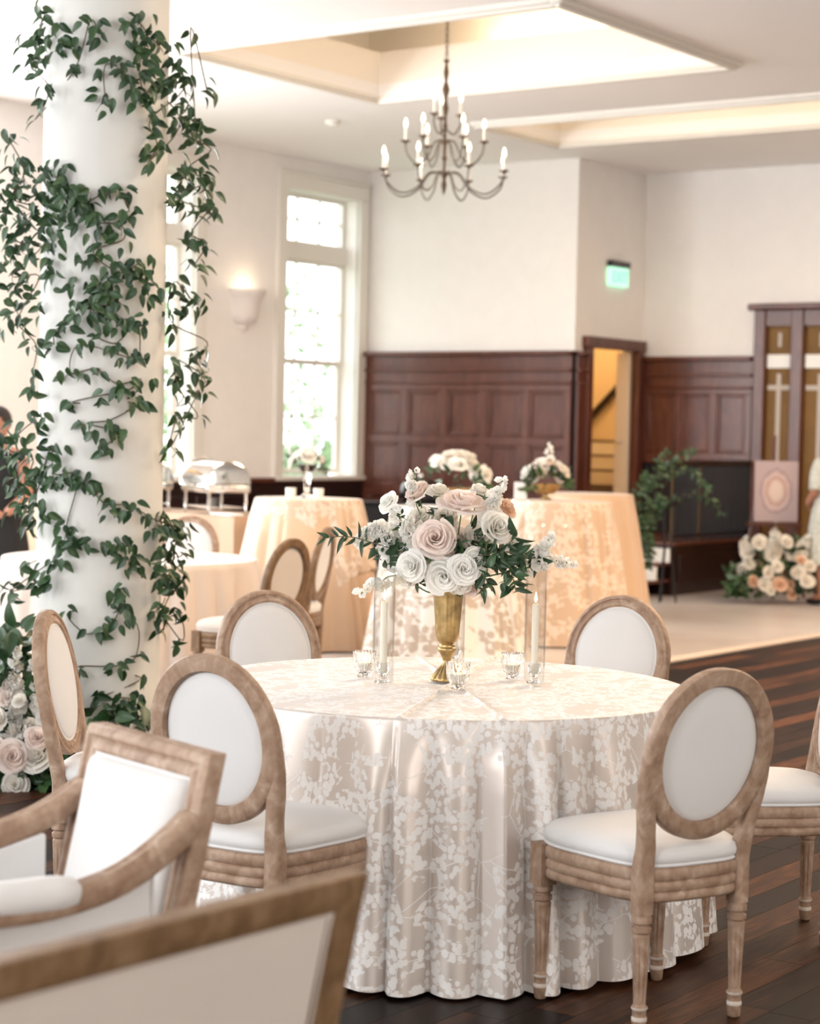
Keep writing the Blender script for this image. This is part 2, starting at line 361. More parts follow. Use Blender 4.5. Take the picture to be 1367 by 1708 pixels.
for wi, (a, b) in enumerate(wins):
    cz = 4.27
    w = struct('window_%d' % (wi + 1), BOX(XW - .02, XW + .04, a - .15, a, ZS + .015, ZT).box(XW - .02, XW + .04, b, b + .15, ZS + .015, ZT).box(XW - .018, XW + .045, a - .15, b + .15, ZT, cz).box(XW - .016, XW + .06, a - .17, b + .17, cz, cz + .04), TRIMW, bevel=.008)
    obj('window_sill', BOX(XW - .22, XW + .07, a - .16, b + .16, ZS - .03, ZS + .015), TRIMW, w, bevel=.006)
    xg = XW - .20
    fr = MB()
    z = [(3.56, ZT), (2.29, 3.42), (1.10, 2.33)]
    for k, (z0, z1) in enumerate(z):
        xo = xg - (.03 if k == 2 else 0); q = .05
        fr.box(xo - .03, xo + .02, a, a + q, z0, z1).box(xo - .03, xo + .02, b - q, b, z0, z1).box(xo - .03, xo + .02, a + q, b - q, z0, z0 + q).box(xo - .03, xo + .02, a + q, b - q, z1 - q, z1)
    fr.box(xg - .06, xg + .06, a, b, 3.40, 3.58)
    obj('sash', fr, TRIMW, w)
    mu = MB()
    for k, (z0, z1) in enumerate(z):
        xo = xg - (.03 if k == 2 else 0); wy = (b - a - .1) / 3
        for j in (1, 2): mu.box(xo - .02, xo + .012, a + .05 + j * wy - .011, a + .05 + j * wy + .011, z0 + .05, z1 - .05)
        mu.box(xo - .02, xo + .012, a + .05, b - .05, (z0 + z1) / 2 - .011, (z0 + z1) / 2 + .011)
        for j in range(3):
            for r_ in range(2):
                h = (z1 - z0 - .1) / 2
                obj('pane', BOX(xo - .004, xo, a + .05 + j * wy + .011, a + .05 + (j + 1) * wy - .011, z0 + .05 + r_ * h + .011, z0 + .05 + (r_ + 1) * h - .011), PANE, w)
    obj('muntin', mu, TRIMW, w)
# unseen window casings added on the solid walls, framing the daylight area lamps
def casing(n, fn):
    w = struct('window_%d' % n, fn(-.80, -.66, .002, .046, 1.06, 4.12).add(fn(.66, .80, .002, .046, 1.06, 4.12), Matrix()).add(fn(-.80, .80, .002, .05, 4.12, 4.27), Matrix()).add(fn(-.82, .82, .002, .08, .98, 1.06), Matrix()), TRIMW, bevel=.008)
    mu = MB()
    for q in (-.22, .22): mu.add(fn(q - .012, q + .012, .055, .07, 1.06, 4.12), Matrix())
    for q in (1.7, 2.3, 2.9, 3.5): mu.add(fn(-.65, .65, .055, .07, q - .012, q + .012), Matrix())
    obj('muntin', mu, TRIMW, w)
k_ = 3
for yy in (11.35, 9.05, 6.35, 3.65, .95): casing(k_, lambda l0, l1, d0, d1, z0, z1: BOX(XW + d0, XW + d1, yy + l0, yy + l1, z0, z1)); k_ += 1
for xx in (-10.0, -6.5, -3.0): casing(k_, lambda l0, l1, d0, d1, z0, z1: BOX(xx + l0, xx + l1, -3 + d0, -3 + d1, z0, z1)); k_ += 1
for yy in (.5, 4.5): casing(k_, lambda l0, l1, d0, d1, z0, z1: BOX(5 - d1, 5 - d0, yy + l0, yy + l1, z0, z1)); k_ += 1
# back wall with mahogany panelling
struct('wall_back', BOX(XW - .3, X1, Y1, Y1 + .25, 0, ZC), WALL)
struct('wall_side', BOX(X1 - .15, X1, Y1 + .25, 18.27, 0, ZC).box(X1 - .15, X1, 19.27, Y2, 0, ZC).box(X1 - .15, X1, 18.27, 19.27, 2.52, ZC), WALL)
struct('wall_stage', BOX(X1 - .15, 5, Y2, Y2 + .25, 0, ZC), WALL)
struct('wall_stairwell', BOX(X1 - 2.3, X1 - 2.15, 18.3, 21.45, 0, ZC).box(X1 - 2.15, X1 + .2, 21.3, 21.45, 0, ZC).box(X1 - 2.15, X1 - .15, 18.25, 18.30, 0, ZC).box(X1, X1 + .2, Y2 + .25, 21.3, 0, ZC), STAIRY)
def wains(name, fn, L, z0, ztop, xs, rows, pw):
    """panelling along a wall: fn(l0,l1,d0,d1,z0,z1) gives a box; l along the wall, d proud of it"""
    t = struct(name, fn(0, L, 0, .03, z0, ztop), DARKW)
    obj('frieze', fn(0, L, .03, .05, ztop - .19, ztop - .05), MAHOG, t)
    obj('cornice', fn(0, L, .03, .12, ztop - .05, ztop), MAHOG, t, bevel=.015)
    obj('moulding', fn(0, L, .03, .085, ztop - .22, ztop - .185), MAHOG, t, bevel=.01)
    obj('frieze', fn(0, L, .03, .05, ztop - .32, ztop - .22), MAHOG, t)
    obj('moulding', fn(0, L, .03, .075, ztop - .35, ztop - .32), MAHOG, t, bevel=.01)
    zs = [ztop - .35] + [q for r in rows for q in r] + [z0 + .0]
    for i in range(0, len(zs), 2): obj('rail', fn(0, L, .03, .06, zs[i + 1], zs[i]), MAHOG, t, bevel=.004)
    edges = [0] + [q for x_ in xs for q in (x_, x_ + pw)] + [L]
    for r in rows:
        for i in range(0, len(edges), 2): obj('stile', fn(edges[i], edges[i + 1], .03, .06, r[1], r[0]), MAHOG, t, bevel=.004)
        for x_ in xs:
            obj('panel', fn(x_, x_ + pw, .03, .036, r[1], r[0]), MAHOG, t)
            w = .035; mm = fn(x_, x_ + w, .036, .056, r[1], r[0])
            for q in (fn(x_ + pw - w, x_ + pw, .036, .056, r[1], r[0]), fn(x_ + w, x_ + pw - w, .036, .056, r[1], r[1] + w), fn(x_ + w, x_ + pw - w, .036, .056, r[0] - w, r[0])): mm.add(q, Matrix())
            obj('panel_moulding', mm, MAHOG, t, bevel=.015)
    return t
Lb = X1 - XW
wains('trim_3', lambda l0, l1, d0, d1, z0, z1: BOX(XW + l0, XW + l1, Y1 - d1, Y1 - d0, z0, z1), Lb, 0, 2.455, [.10 + i * .525 for i in range(5)], [(2.03, 1.545), (1.455, .97), (.88, .30)], .42)
wains('trim_4', lambda l0, l1, d0, d1, z0, z1: BOX(X1 + d0, X1 + d1, Y1 + l0, Y1 + l1, z0, z1), .16, 0, 2.455, [], [], .1)
wains('trim_5', lambda l0, l1, d0, d1, z0, z1: BOX(X1 + l0, X1 + l1, Y2 - d1, Y2 - d0, z0, z1), 1.36, 1.30, 2.455, [.12, .53, .95], [(2.05, 1.42)], .33)
struct('trim_6', BOX(X1, X1 + 1.36, Y2 - .02, Y2, .5, 1.30), simple('black_recess', (.010, .007, .008), .6))  # flat black sheet behind the railing, below the panelling
# door casing and open door
dc = struct('door_1', BOX(X1 - .02, X1 + .07, 18.17, 18.29, .5, 2.50).box(X1 - .02, X1 + .07, 19.25, 19.38, .5, 2.50).box(X1 - .02, X1 + .08, 18.15, 19.40, 2.50, 2.62), MAHOG, bevel=.01)
obj('door_leaf', BOX(X1 - .18, X1 - .02, 19.20, 19.245, .5, 2.49), simple('cream_door', (.80, .70, .56), .5), dc, bevel=.004)
obj('door_knob', MB().ball((X1 - .10, 19.17, 1.52), .025), CHROME, dc)
# stairwell
st = thing('staircase', 'carpeted staircase with white risers rising behind the open doorway', 'stairs', (X1 - .15, 19.5, .5))
RIS = simple('riser_paint', (.9, .82, .68), .6)
for i in range(6):
    w0 = -1.9; y0 = .26 * i; y1 = y0 + .26 if i < 5 else 1.78
    obj('tread', BOX(w0, .12, y0, y1, 0, .17 * i + .16), CARPET, st)
    obj('tread', BOX(w0, .12, y0 - .02, y1, .17 * i + .16, .17 * i + .18), CARPET, st)
    obj('riser', BOX(w0 + (.4 if i < 3 else .6), .12, y0 - .012, y0, .17 * i + .01, .17 * i + .155), RIS if i > 2 else CARPET, st)
obj('landing', BOX(-2.0, .12, -1.2, 0, -.02, 0), CARPET, st)
hr = thing('handrail', 'dark wooden handrail slanting up the yellow stairwell wall', 'handrail', (X1 - 1.75, 21.24, 1.55))
obj('rail', MB().tube([(-.2, 0, 0), (1.6, 0, 1.75)], .045, 8), DARKW, hr)
for q in (.3, 1.0): obj('bracket', MB().tube([(q, .05, q * .97 + .13), (q, 0, q * .97 + .19)], .012, 6), BRASS, hr)
pl = bpy.data.lights.new('stairwell_lamp', 'POINT'); pl.energy = 55; pl.color = (1, .74, .42); pl.shadow_soft_size = .15; po = bpy.data.objects.new('stairwell_lamp', pl); po.location = (X1 - .9, 20.2, 3.7); C.objects.link(po)
# stage platform, steps, railing
XR = -9.4
plat = struct('stage_platform', BOX(X1, XR, 17.72, Y2, 0, .5), DARKW)
obj('platform_nosing', BOX(X1, XR + .04, 17.69, Y2, .5, .535), MAHOG, plat, bevel=.008)
obj('platform_panel', BOX(XR, XR + .02, 17.85, 19.2, .12, .40), DARKW, plat, bevel=.008)
sp = thing('stage_steps', 'short flight of steps with white risers leading up to the stage', 'steps', (X1, 17.72, 0))
for i in range(3):
    y0 = -.28 * (2 - i) - .02
    if i < 2: obj('tread', BOX(.0, XR - X1 - .02, y0 + .0, .0, .167 * (i + 1) - .03, .167 * (i + 1)), MAHOG, sp)
    obj('riser', BOX(.0, XR - X1 - .02, y0 + .01, y0 + .04, .167 * i, .167 * (i + 1) - .03), TRIMW, sp)
rl = thing('stage_railing', 'black iron baluster railing along the edge of the stage', 'railing', (XR + .0, 17.66, .535))
obj('handrail', BOX(-.04, .04, -.06, 1.75, .76, .82), DARKW, rl, bevel=.012)
obj('bottom_rail', BOX(-.02, .02, 0, 1.74, .05, .075), IRONB, rl)
for i in range(24):
    yy = .06 + i * .072
    obj('baluster', MB().tube([(0, yy, 0), (0, yy, .77)], .010, 6), IRONB, rl)
for yy in (.03, .62): tag(obj('post', BOX(-.008, .008, yy - .008, yy + .008, 0, .77), DGOLD, rl), 'brass railing post')
# mirrored cabinet doors
cb = thing('glazed_doors', 'tall mahogany doors with amber leaded glass panels beside the stage', 'doors', (-9.36, 19.45, 0))
tag(cb, kind='structure')
for x0, x1 in ((0, .13), (.42, .56), (.92, 1.06), (1.42, 1.56), (1.92, 2.05)): obj('pilaster', BOX(x0, x1, -.12, 0, 0, 2.98), MAHOG, cb, bevel=.012)
obj('cornice', BOX(-.05, 2.1, -.2, 0, 2.93, 3.0), MAHOG, cb, bevel=.02)
obj('lintel', BOX(0, 2.05, -.1, 0, 2.77, 2.93), MAHOG, cb)
obj('kick_rail', BOX(0, 2.05, -.1, 0, 0, .28), MAHOG, cb)
for k, x0 in enumerate((.13, .56, 1.06, 1.56)):
    x1 = (.42, .92, 1.42, 1.92)[k]
    obj('glass_panel', BOX(x0, x1, -.05, -.03, .28, 2.77), AMBER, cb)
    obj('frosted_band', BOX(x0 + .01, x1 - .01, -.07, -.05, 2.33, 2.47), simple('frosted_glass', (.75, .72, .66), .3) if k == 0 else bpy.data.materials['frosted_glass'], cb)  # opaque pale strip across the upper part of each panel
    xm = (x0 + x1) / 2
    obj('came', BOX(xm - .025, xm + .025, -.062, -.05, .5, 2.27).box(x0 + .02, x1 - .02, -.064, -.05, 2.10, 2.15).box(xm - .02, xm + .02, -.062, -.05, 2.55, 2.70), CAME, cb)

# ------------------------------------------------------------------ exit sign, sconce, detector
es = thing('exit_sign', 'green glowing exit sign with black top on the upper wall', 'exit sign', (X1 + .002, 18.82, 3.18))
obj('housing', BOX(0, .07, -.20, .20, .20, .27), BLACK, es, bevel=.01)
obj('sign_face', BOX(.01, .05, -.19, .19, 0, .20), emit('exit_green', (.45, .92, .66), .9), es, bevel=.004)
cu = bpy.data.curves.new('exit_letters', 'FONT'); cu.body = 'EXIT'; cu.size = .17; cu.extrude = .002; cu.align_x = 'CENTER'
to = bpy.data.objects.new('tmp', cu); C.objects.link(to); dg = bpy.context.evaluated_depsgraph_get(); me = bpy.data.meshes.new_from_object(to.evaluated_get(dg)); bpy.data.objects.remove(to)
me.materials.clear(); lt = link('lettering', me, emit('exit_letter', (.16, .72, .42), .8), es); lt.rotation_euler = (pi / 2, 0, pi / 2); lt.location = (.053, 0, .04)
sc = thing('wall_sconce', 'pale plaster uplight sconce on the wall beside the tall window', 'sconce', (XW, 15.86, 2.66))
def half(prof, n=20): 
    return MB().loft([[(max(r, .001) * sin(pi * k / n), -r * cos(pi * k / n), z) for k in range(n + 1)] for r, z in prof], cu=False)
obj('bowl', half([(.02, -.10), (.06, -.06), (.05, -.03), (.14, 0), (.17, .08), (.18, .20), (.21, .26), (.24, .30), (.24, .34), (.21, .34), (.19, .28)]), simple('plaster', (.80, .74, .70), .7), sc, ang=60)
obj('lamp', MB().ball((.10, 0, .20), .035), BULB, sc)
pl = bpy.data.lights.new('sconce_glow', 'POINT'); pl.energy = 1.3; pl.color = WARM; pl.shadow_soft_size = .06; po = bpy.data.objects.new('sconce_glow', pl); po.location = (XW + .13, 15.86, 3.02); C.objects.link(po)
tag(obj('smoke_detector', MB().lathe([(.07, 0), (.07, -.02), (.05, -.045), (.02, -.05)], 20), TRIMW, loc=(-11.55, 14.86, ZC)), 'small white smoke detector on the ceiling near the coffer', 'detector')

# ------------------------------------------------------------------ chandelier
def chandelier():
    t = thing('chandelier', 'three-tier iron candle chandelier hanging from the ceiling coffer', 'chandelier', (-8.75, 12.65, 3.38))
    obj('shaft', MB().lathe([(.002, 0), (.012, .03), (.022, .08), (.012, .12), (.03, .16), (.03, .175), (.012, .19), (.012, .26), (.022, .28), (.012, .30), (.014, .38), (.03, .40), (.012, .42), (.012, .5), (.02, .52), (.012, .55), (.012, .60), (.025, .66), (.010, .72), (.02, .76), (.030, .80), (.02, .84), (.010, .86), (.022, .93), (.010, 1.0), (.03, 1.02), (.008, 1.03)], 12), IRON, t, ang=50)
    for i in range(14):
        mb = MB(); z = 1.03 + i * .045 + .025; ax = i % 2
        mb.tube([(cos(a) * .012 * (1 - ax), cos(a) * .012 * ax, z + sin(a) * .028) for a in [2 * pi * k / 10 for k in range(10)]], .004, 5, closed=True)
        obj('chain_link', mb, IRON, t)
    obj('ceiling_rose', MB().lathe([(.06, 1.69), (.06, 1.66), (.02, 1.64)], 16), IRON, t)
    for n, R, zb, zr, ph in ((8, .49, .165, .10, .2), (6, .30, .405, .30, .55), (3, .12, .60, .60, .35)):
        for i in range(n):
            a = 2 * pi * i / n + ph; d = Vector((cos(a), sin(a), 0))
            if n == 3: pts = [(d * .01) + Vector((0, 0, .50)), d * .07 + Vector((0, 0, .46)), d * R + Vector((0, 0, .53)), d * R + Vector((0, 0, .60))]
            else: pts = [d * .02 + Vector((0, 0, zb)), d * (.12 * R / .49) + Vector((0, 0, zb - .0)), d * (R * .45) + Vector((0, 0, zb - .12)), d * (R * .72) + Vector((0, 0, zb - .165)), d * (R * .95) + Vector((0, 0, zb - .09)), d * R + Vector((0, 0, zb))]
            ar = obj('arm', MB().tube(spline(pts, 6), .0075, 6), IRONG, t)
            e = pts[-1]
            obj('drip_pan', MB().lathe([(.008, -.02), (.012, -.01), (.035, .0), (.038, .008), (.01, .006)], 12, e), IRON, ar)
            obj('candle_sleeve', MB().lathe([(.010, .006), (.010, .105)], 10, e), SLEEVE, ar)
            obj('bulb', MB().lathe([(.004, .105), (.012, .12), (.014, .135), (.010, .155), (.002, .178)], 10, e), BULB, ar)
chandelier()
pl = bpy.data.lights.new('chandelier_glow', 'POINT'); pl.energy = 14; pl.color = WARM; pl.shadow_soft_size = .5; po = bpy.data.objects.new('chandelier_glow', pl); po.location = (-8.75, 12.65, 3.7); C.objects.link(po)

# ------------------------------------------------------------------ oval-back chair
def ybk(z): return -.205 - (z - .45) * .175
def chair_meshes():
    P = {}
    # seat outline
    def outline(off=0.0, n=56):
        out = []
        for k in range(n):
            a = 2 * pi * k / n; cx, sy = cos(a), sin(a)
            ex = .55
            x = math.copysign(abs(cx) ** ex, cx); y = math.copysign(abs(sy) ** (.62 if sy > 0 else .42), sy)
            hw = lerp(.185, .245, (y + 1) / 2)
            yy = y * .235 + (.018 * (1 - x * x) if sy > 0 else 0)
            px, py = x * hw, yy
            l = hypot(px, py); out.append((px * (1 + off / l), py * (1 + off / l)))
        return out
    prof = [(-.03, .345), (-.004, .345), (.002, .352), (.002, .366), (-.004, .371), (.003, .378), (.003, .395), (-.003, .400), (.005, .407), (.005, .428), (0, .435), (-.03, .436)]
    P['seat_frame'] = MB().loft([[(x, y, z) for x, y in outline(o)] for o, z in prof], c0=True, c1=True).mesh('seat_frame', 60)
    prof = [(-.012, .434), (-.002, .437), (.001, .441), (-.004, .446), (.002, .452), (.004, .465), (-.003, .481), (-.022, .493), (-.06, .503), (-.11, .510), (-.16, .513)]
    P['seat'] = MB().loft([[(x, y, z) for x, y in outline(o)] for o, z in prof], c0=True, c1=True).mesh('seat', 60)
    # legs
    def leg(h):
        pr = [(.012, 0), (.017, .004), (.0195, .03), (.0205, .034), (.0205, .042), (.0185, .045), (.0185, .062), (.022, .066), (.022, .070), (.0165, .076)]
        for i in range(9): pr.append((lerp(.0165, .0235, i / 8), lerp(.08, h - .06, i / 8)))
        pr += [(.0235, h - .055), (.019, h - .050), (.026, h - .046), (.026, h - .034), (.021, h - .031), (.021, h - .026), (.027, h - .022), (.027, h - .008), (.024, h - .004), (.024, h)]
        def fl(a, r, z): return -.0035 * max(0, cos(a * 8)) ** 2 if .09 < z < h - .065 else 0
        return MB().lathe(pr, 48, mod=fl)
    P['legf'] = leg(.325).mesh('leg', 50)
    def limelines(me, h):
        me.materials.append(WOOD); me.materials.append(LIME)
        for p in me.polygons:
            c_ = p.center
            if .085 < c_.z < h - .07 and len(p.vertices) == 4:
                a = (atan2(c_.y, c_.x) / (2 * pi) * 8) % 1.0
                if a < .07 or a > .93: p.material_index = 1
            elif (.062 < c_.z < .072 or .032 < c_.z < .044): p.material_index = 1
    P['block'] = BOX(-.027, .027, -.027, .027, .322, .438).mesh('block')
    P['rosette'] = BOX(-.016, .016, -.0295, .0295, .365, .415).mesh('rosette')
    P['legb'] = leg(.315).mesh('leg', 50)
    limelines(P['legf'], .325); limelines(P['legb'], .315)
    # oval ring
    zc, hw, hh, bw = .735, .212, .232, .050
    def ringpts(prof, n=72):
        rings = []
        for k in range(n):
            a = 2 * pi * k / n; ring = []
            for o, d in prof:   # o inward offset, d forward
                x = (hw - o) * cos(a); z = zc + (hh - o) * sin(a)
                ring.append((x, ybk(z) + d, z))
            rings.append(ring)
        return rings
    fprof = [(.004, -.020), (0, -.014), (0, .010), (.006, .018), (.013, .018), (.016, .013), (.022, .013), (.028, .019), (.036, .019), (.040, .013), (.047, .013), (bw, .008), (bw, -.012), (.046, -.021), (.025, -.023)]
    P['oval_frame'] = MB().loft(ringpts(fprof), cv=True).mesh('oval_frame', 50)
    pip = [(bw - .002 + .006 * cos(t), .010 + .005 * sin(t)) for t in [2 * pi * q / 6 for q in range(6)]]
    P['piping'] = MB().loft(ringpts(pip), cv=True).mesh('piping', 180)
    def pad(front):
        rings = []; n = 48
        for s_ in (1.0, .97, .9, .75, .5, .25, .02):
            d = (.008 + .022 * sqrt(max(0, 1 - s_ ** 3))) if front else (.000 - .013 * sqrt(max(0, 1 - s_ ** 4)))
            rings.append([((hw - bw + .002) * s_ * cos(2 * pi * k / n), ybk(zc + (hh - bw) * s_ * sin(2 * pi * k / n)) + d, zc + (hh - bw + .002) * s_ * sin(2 * pi * k / n)) for k in range(n)])
        return MB().loft(rings, c1=True)
    P['pad'] = pad(True).mesh('backrest', 180); P['rear'] = pad(False).mesh('back_panel', 180)
    # posts
    def post(s_):
        pts = [(.163, .315), (.163, .36), (.163, .44), (.166, .49), (.173, .54), (.183, .60), (.189, .66), (.190, .72), (.185, .78)]
        ws = [.024, .025, .025, .0225, .021, .023, .023, .021, .012]; ts = [.024, .025, .024, .021, .020, .0195, .0195, .019, .012]
        rings = []
        for (x, z), w, t in zip(spline([(x, 0, z) for x, z in pts], 1) and pts, ws, ts):
            y = -.200 if z < .45 else ybk(z)
            e = .006
            rings.append([(s_ * (x + sx * w), y + sy * t + (.0 if sy else 0), z) for sx, sy in ((-1, -.7), (-.7, -1), (.7, -1), (1, -.7), (1, .7), (.7, 1), (-.7, 1), (-1, .7))])
        if s_ < 0: rings = [r[::-1] for r in rings]
        # densify
        R2 = []
        for i in range(len(rings) - 1):
            for k in range(4):
                t = k / 4; R2.append([tuple(lerp(a, b, t) for a, b in zip(p, q)) for p, q in zip(rings[i], rings[i + 1])])
        R2.append(rings[-1])
        return MB().loft(R2, c0=True, c1=True)
    P['postl'] = post(-1).mesh('back_post', 50); P['postr'] = post(1).mesh('back_post', 50)
    return P
CP = chair_meshes()
def chair(label, loc, face, group, wood=None, cloth=None, s=1.0):
    """face: point the sitter looks at"""
    a = atan2(face[1] - loc[1], face[0] - loc[0]) - pi / 2
    t = thing('oval_back_chair', label, 'chair', (loc[0], loc[1], 0), a, group)
    wood = wood or WOOD; cloth = cloth or LINEN
    def pt(name, key, m, l=None, r=None, par=None):
        o = bpy.data.objects.new(name, CP[key]); C.objects.link(o); o.parent = par or t
        if not CP[key].materials: CP[key].materials.append(m)
        o.material_slots[0].link = 'OBJECT'; o.material_slots[0].material = m
        if l: o.location = l
        return o
    pt('seat_frame', 'seat_frame', wood); pt('seat', 'seat', cloth)
    of = pt('oval_frame', 'oval_frame', wood); pt('piping', 'piping', cloth, par=of); pt('backrest', 'pad', cloth); pt('back_panel', 'rear', cloth)
    for s_ in (-1, 1):
        l = pt('leg', 'legf', wood, (s_ * .205, .185, 0)); b = pt('corner_block', 'block', wood, (s_ * .205, .185, 0)); pt('rosette', 'rosette', wood, par=b)
        pt('leg', 'legb', wood, (s_ * .163, -.200, 0))
    pt('back_post', 'postl', wood); pt('back_post', 'postr', wood)
    return t
TC = (-3.576, 5.234)
G = 'oval chairs around the main table'
chair('oval-back chair in front of the table on the right, seen from behind', (-2.625, 4.835), TC, G)
chair('oval-back chair in front of the table on the left, partly behind the square armchair', (-3.50, 4.29), (-3.55, 5.234), G)
chair('oval-back chair left behind the table with warm-toned linen back', (-4.46, 5.62), TC, G, WOOD)
chair('oval-back chair right behind the table, in front of the dance floor edge', (-3.70, 6.34), (-3.62, 5.2), G)
chair('oval-back chair seen edge-on beside the white floor flowers', (-4.42, 4.72), TC, G)
chair('oval-back chair cut off by the right edge, only seat and leg showing', (-2.76, 5.81), TC, G)
GB = 'oval chairs at the background tables'
LT = (-8.49, 9.0)
chair('brown oval-back chair with tan back beside the low background table', (-7.22, 8.60), (-8.4, 8.5), GB, WOODD, LINENW)
chair('white-padded oval-back chair in front of the peach highboy cloth', (-7.90, 9.74), (-9.2, 9.2), GB, WOODD)
chair('pale oval-back chair standing before the buffet table', (-9.02, 10.0), (-8.6, 9.0), GB)

# ------------------------------------------------------------------ square armchairs
def armchair(label, loc, face_dir, width, cloth, rearcloth, wood):
    a = atan2(face_dir[1], face_dir[0]) - pi / 2
    t = thing('square_back_armchair', label, 'armchair', (loc[0], loc[1], 0), a, 'square armchairs in the foreground')
    hw = width / 2; zb, zt = .46, .905; yb = -.30
    def yb_(z): return yb - (z - .4) * .22
    # back frame, mitred moulding
    prof = [(.0, -.024), (0, .016), (.010, .024), (.020, .024), (.024, .016), (.032, .016), (.038, .022), (.050, .022), (.055, .014), (.060, .010), (.060, -.012), (.050, -.022), (.02, -.028)]
    rings = []
    for sx, sz in ((-1, 1), (1, 1), (1, -1), (-1, -1)):
        rings.append([(sx * (hw - o), yb_((zt - o) if sz > 0 else (zb + o)) + d, (zt - o) if sz > 0 else (zb + o)) for o, d in prof])
    obj('back_frame', MB().loft(rings, cv=True), wood, t, ang=40, bevel=.003)
    ihw = hw - .058; iz0, iz1 = zb + .05, zt - .058
    def pad(depth, base, sgn):
        rs = []; n = 12
        for s_ in (1, .985, .95, .88, .7, .4, .1):
            d = base + sgn * depth * (1 - s_ ** 5) ** .5
            ring = []
            for k in range(4 * n):
                q = k / n; e = int(q); f = q - e
                x, z = [(-1 + 2 * f, 1), (1, 1 - 2 * f), (1 - 2 * f, -1), (-1, -1 + 2 * f)][e]
                zz = (iz0 + iz1) / 2 + z * s_ * (iz1 - iz0) / 2
                ring.append((x * s_ * ihw, yb_(zz) + d, zz))
            rs.append(ring)
        return MB().loft(rs if sgn < 0 else [r[::-1] for r in rs], c1=True)
    obj('backrest', pad(.055, .008, 1), cloth, t, ang=180)
    obj('back_panel', pad(.006, -.008, -1), rearcloth, t, ang=180)
    pp = [(-ihw, iz0), (-ihw, iz1), (ihw, iz1), (ihw, iz0)]
    obj('piping', MB().tube([(x, yb_(z) + .012, z) for x, z in pp], .006, 6, closed=True).tube([(x, yb_(z) - .012, z) for x, z in pp], .006, 6, closed=True), cloth, t)
    # seat
    shw = hw + .02
    obj('seat_frame', BOX(-shw, shw, -.30, .30, .24, .32), wood, t, bevel=.015)
    obj('seat', BOX(-shw + .05, shw - .05, -.27, .31, .315, .47), cloth, t, bevel=.05, seg=5)
    for s_ in (-1, 1):
        xa = s_ * (hw + .01)
        pts = spline([(s_ * (hw - .03), yb_(.77) + .01, .77), (s_ * (hw - .015), -.28, .715), (xa, -.17, .675), (xa + s_ * .02, -.02, .655), (xa + s_ * .025, .14, .655), (xa + s_ * .02, .25, .64), (xa + s_ * .01, .275, .585), (xa, .255, .48), (xa - s_ * .01, .27, .34), (xa - s_ * .01, .275, .28)], 6)
        rings = []
        for i, p in enumerate(pts):
            tg = (pts[min(i + 1, len(pts) - 1)] - pts[max(i - 1, 0)]).normalized(); sd = Vector((1, 0, 0)); nn = sd.cross(tg).normalized()
            w, h = .032, .026
            sh = [(-1, -.6), (-.75, -1), (.75, -1), (1, -.6), (.92, -.1), (1, .2), (.9, .7), (.5, 1), (.2, .88), (-.2, .88), (-.5, 1), (-.9, .7), (-1, .2), (-.92, -.1)]
            rings.append([p + sd * (u_ * w) + nn * (-v_ * h) * -1 for u_, v_ in sh])
        obj('arm_rail', MB().loft(rings, c0=True, c1=True), wood, t, ang=50)
        # arm pad
        rs = []
        for i in range(11):
            f = i / 10; e = (1 - abs(2 * f - 1) ** 4) ** .5; y = lerp(-.10, .17, f)
            zc_ = .648 if True else 0
            rs.append([(xa + s_ * .022 + cos(2 * pi * k / 14) * (.034 * e + .004), y, .672 + sin(2 * pi * k / 14) * (.034 * e + .003)) for k in range(14)])
        obj('arm_pad', MB().loft(rs, c0=True, c1=True), cloth, t, ang=180)
        rp = [(s_ * (hw - .02), -.27, .30), (s_ * (hw - .02), -.27, .68), (xa, -.16, .645), (xa + s_ * .01, 0, .628), (xa + s_ * .012, .20, .622), (xa, .22, .30)]
        rs = [[(x + s_ * .012, y, z) for x, y, z in rp], [(x - s_ * .03, y, z) for x, y, z in rp]]
        sp_ = obj('side_panel', MB().loft(rs, c0=True, c1=True), rearcloth, t, bevel=.006)
        obj('piping', MB().tube([(x + s_ * .013, y, z) for x, y, z in rp], .005, 6, closed=True), cloth, sp_)
        for yy in (.25, -.27):
            obj('leg', MB().lathe([(.014, 0), (.02, .03), (.022, .04), (.018, .05), (.030, .20), (.026, .21), (.032, .22), (.032, .245)], 20, (s_ * (shw - .04), yy, 0)), wood, t)
    return t
p0, p1 = Vector((-3.122, 3.206)), Vector((-2.637, 3.056)); mid = (p0 + p1) / 2; dr = (p1 - p0).normalized(); nrm = Vector((dr.y, -dr.x))
cc = mid + nrm * (.30 + (.905 - .4) * .22)
armchair('square-backed white armchair with padded arms facing the lower left corner', (cc.x, cc.y), nrm, (p1 - p0).length, LINEN, LINEN, WOOD)
p1 = Vector((-1.785, 2.393)); dr = Vector((-.045, -.999)); w_ = .80; mid = p1 + dr * (w_ / 2); nrm = Vector((-.999, .045))
cc = mid + nrm * (.30 + (.905 - .4) * .22)
armchair('blurred square-backed armchair nearest the camera, seen from behind', (cc.x, cc.y), nrm, w_, LINENW, LINENW, WOODD)

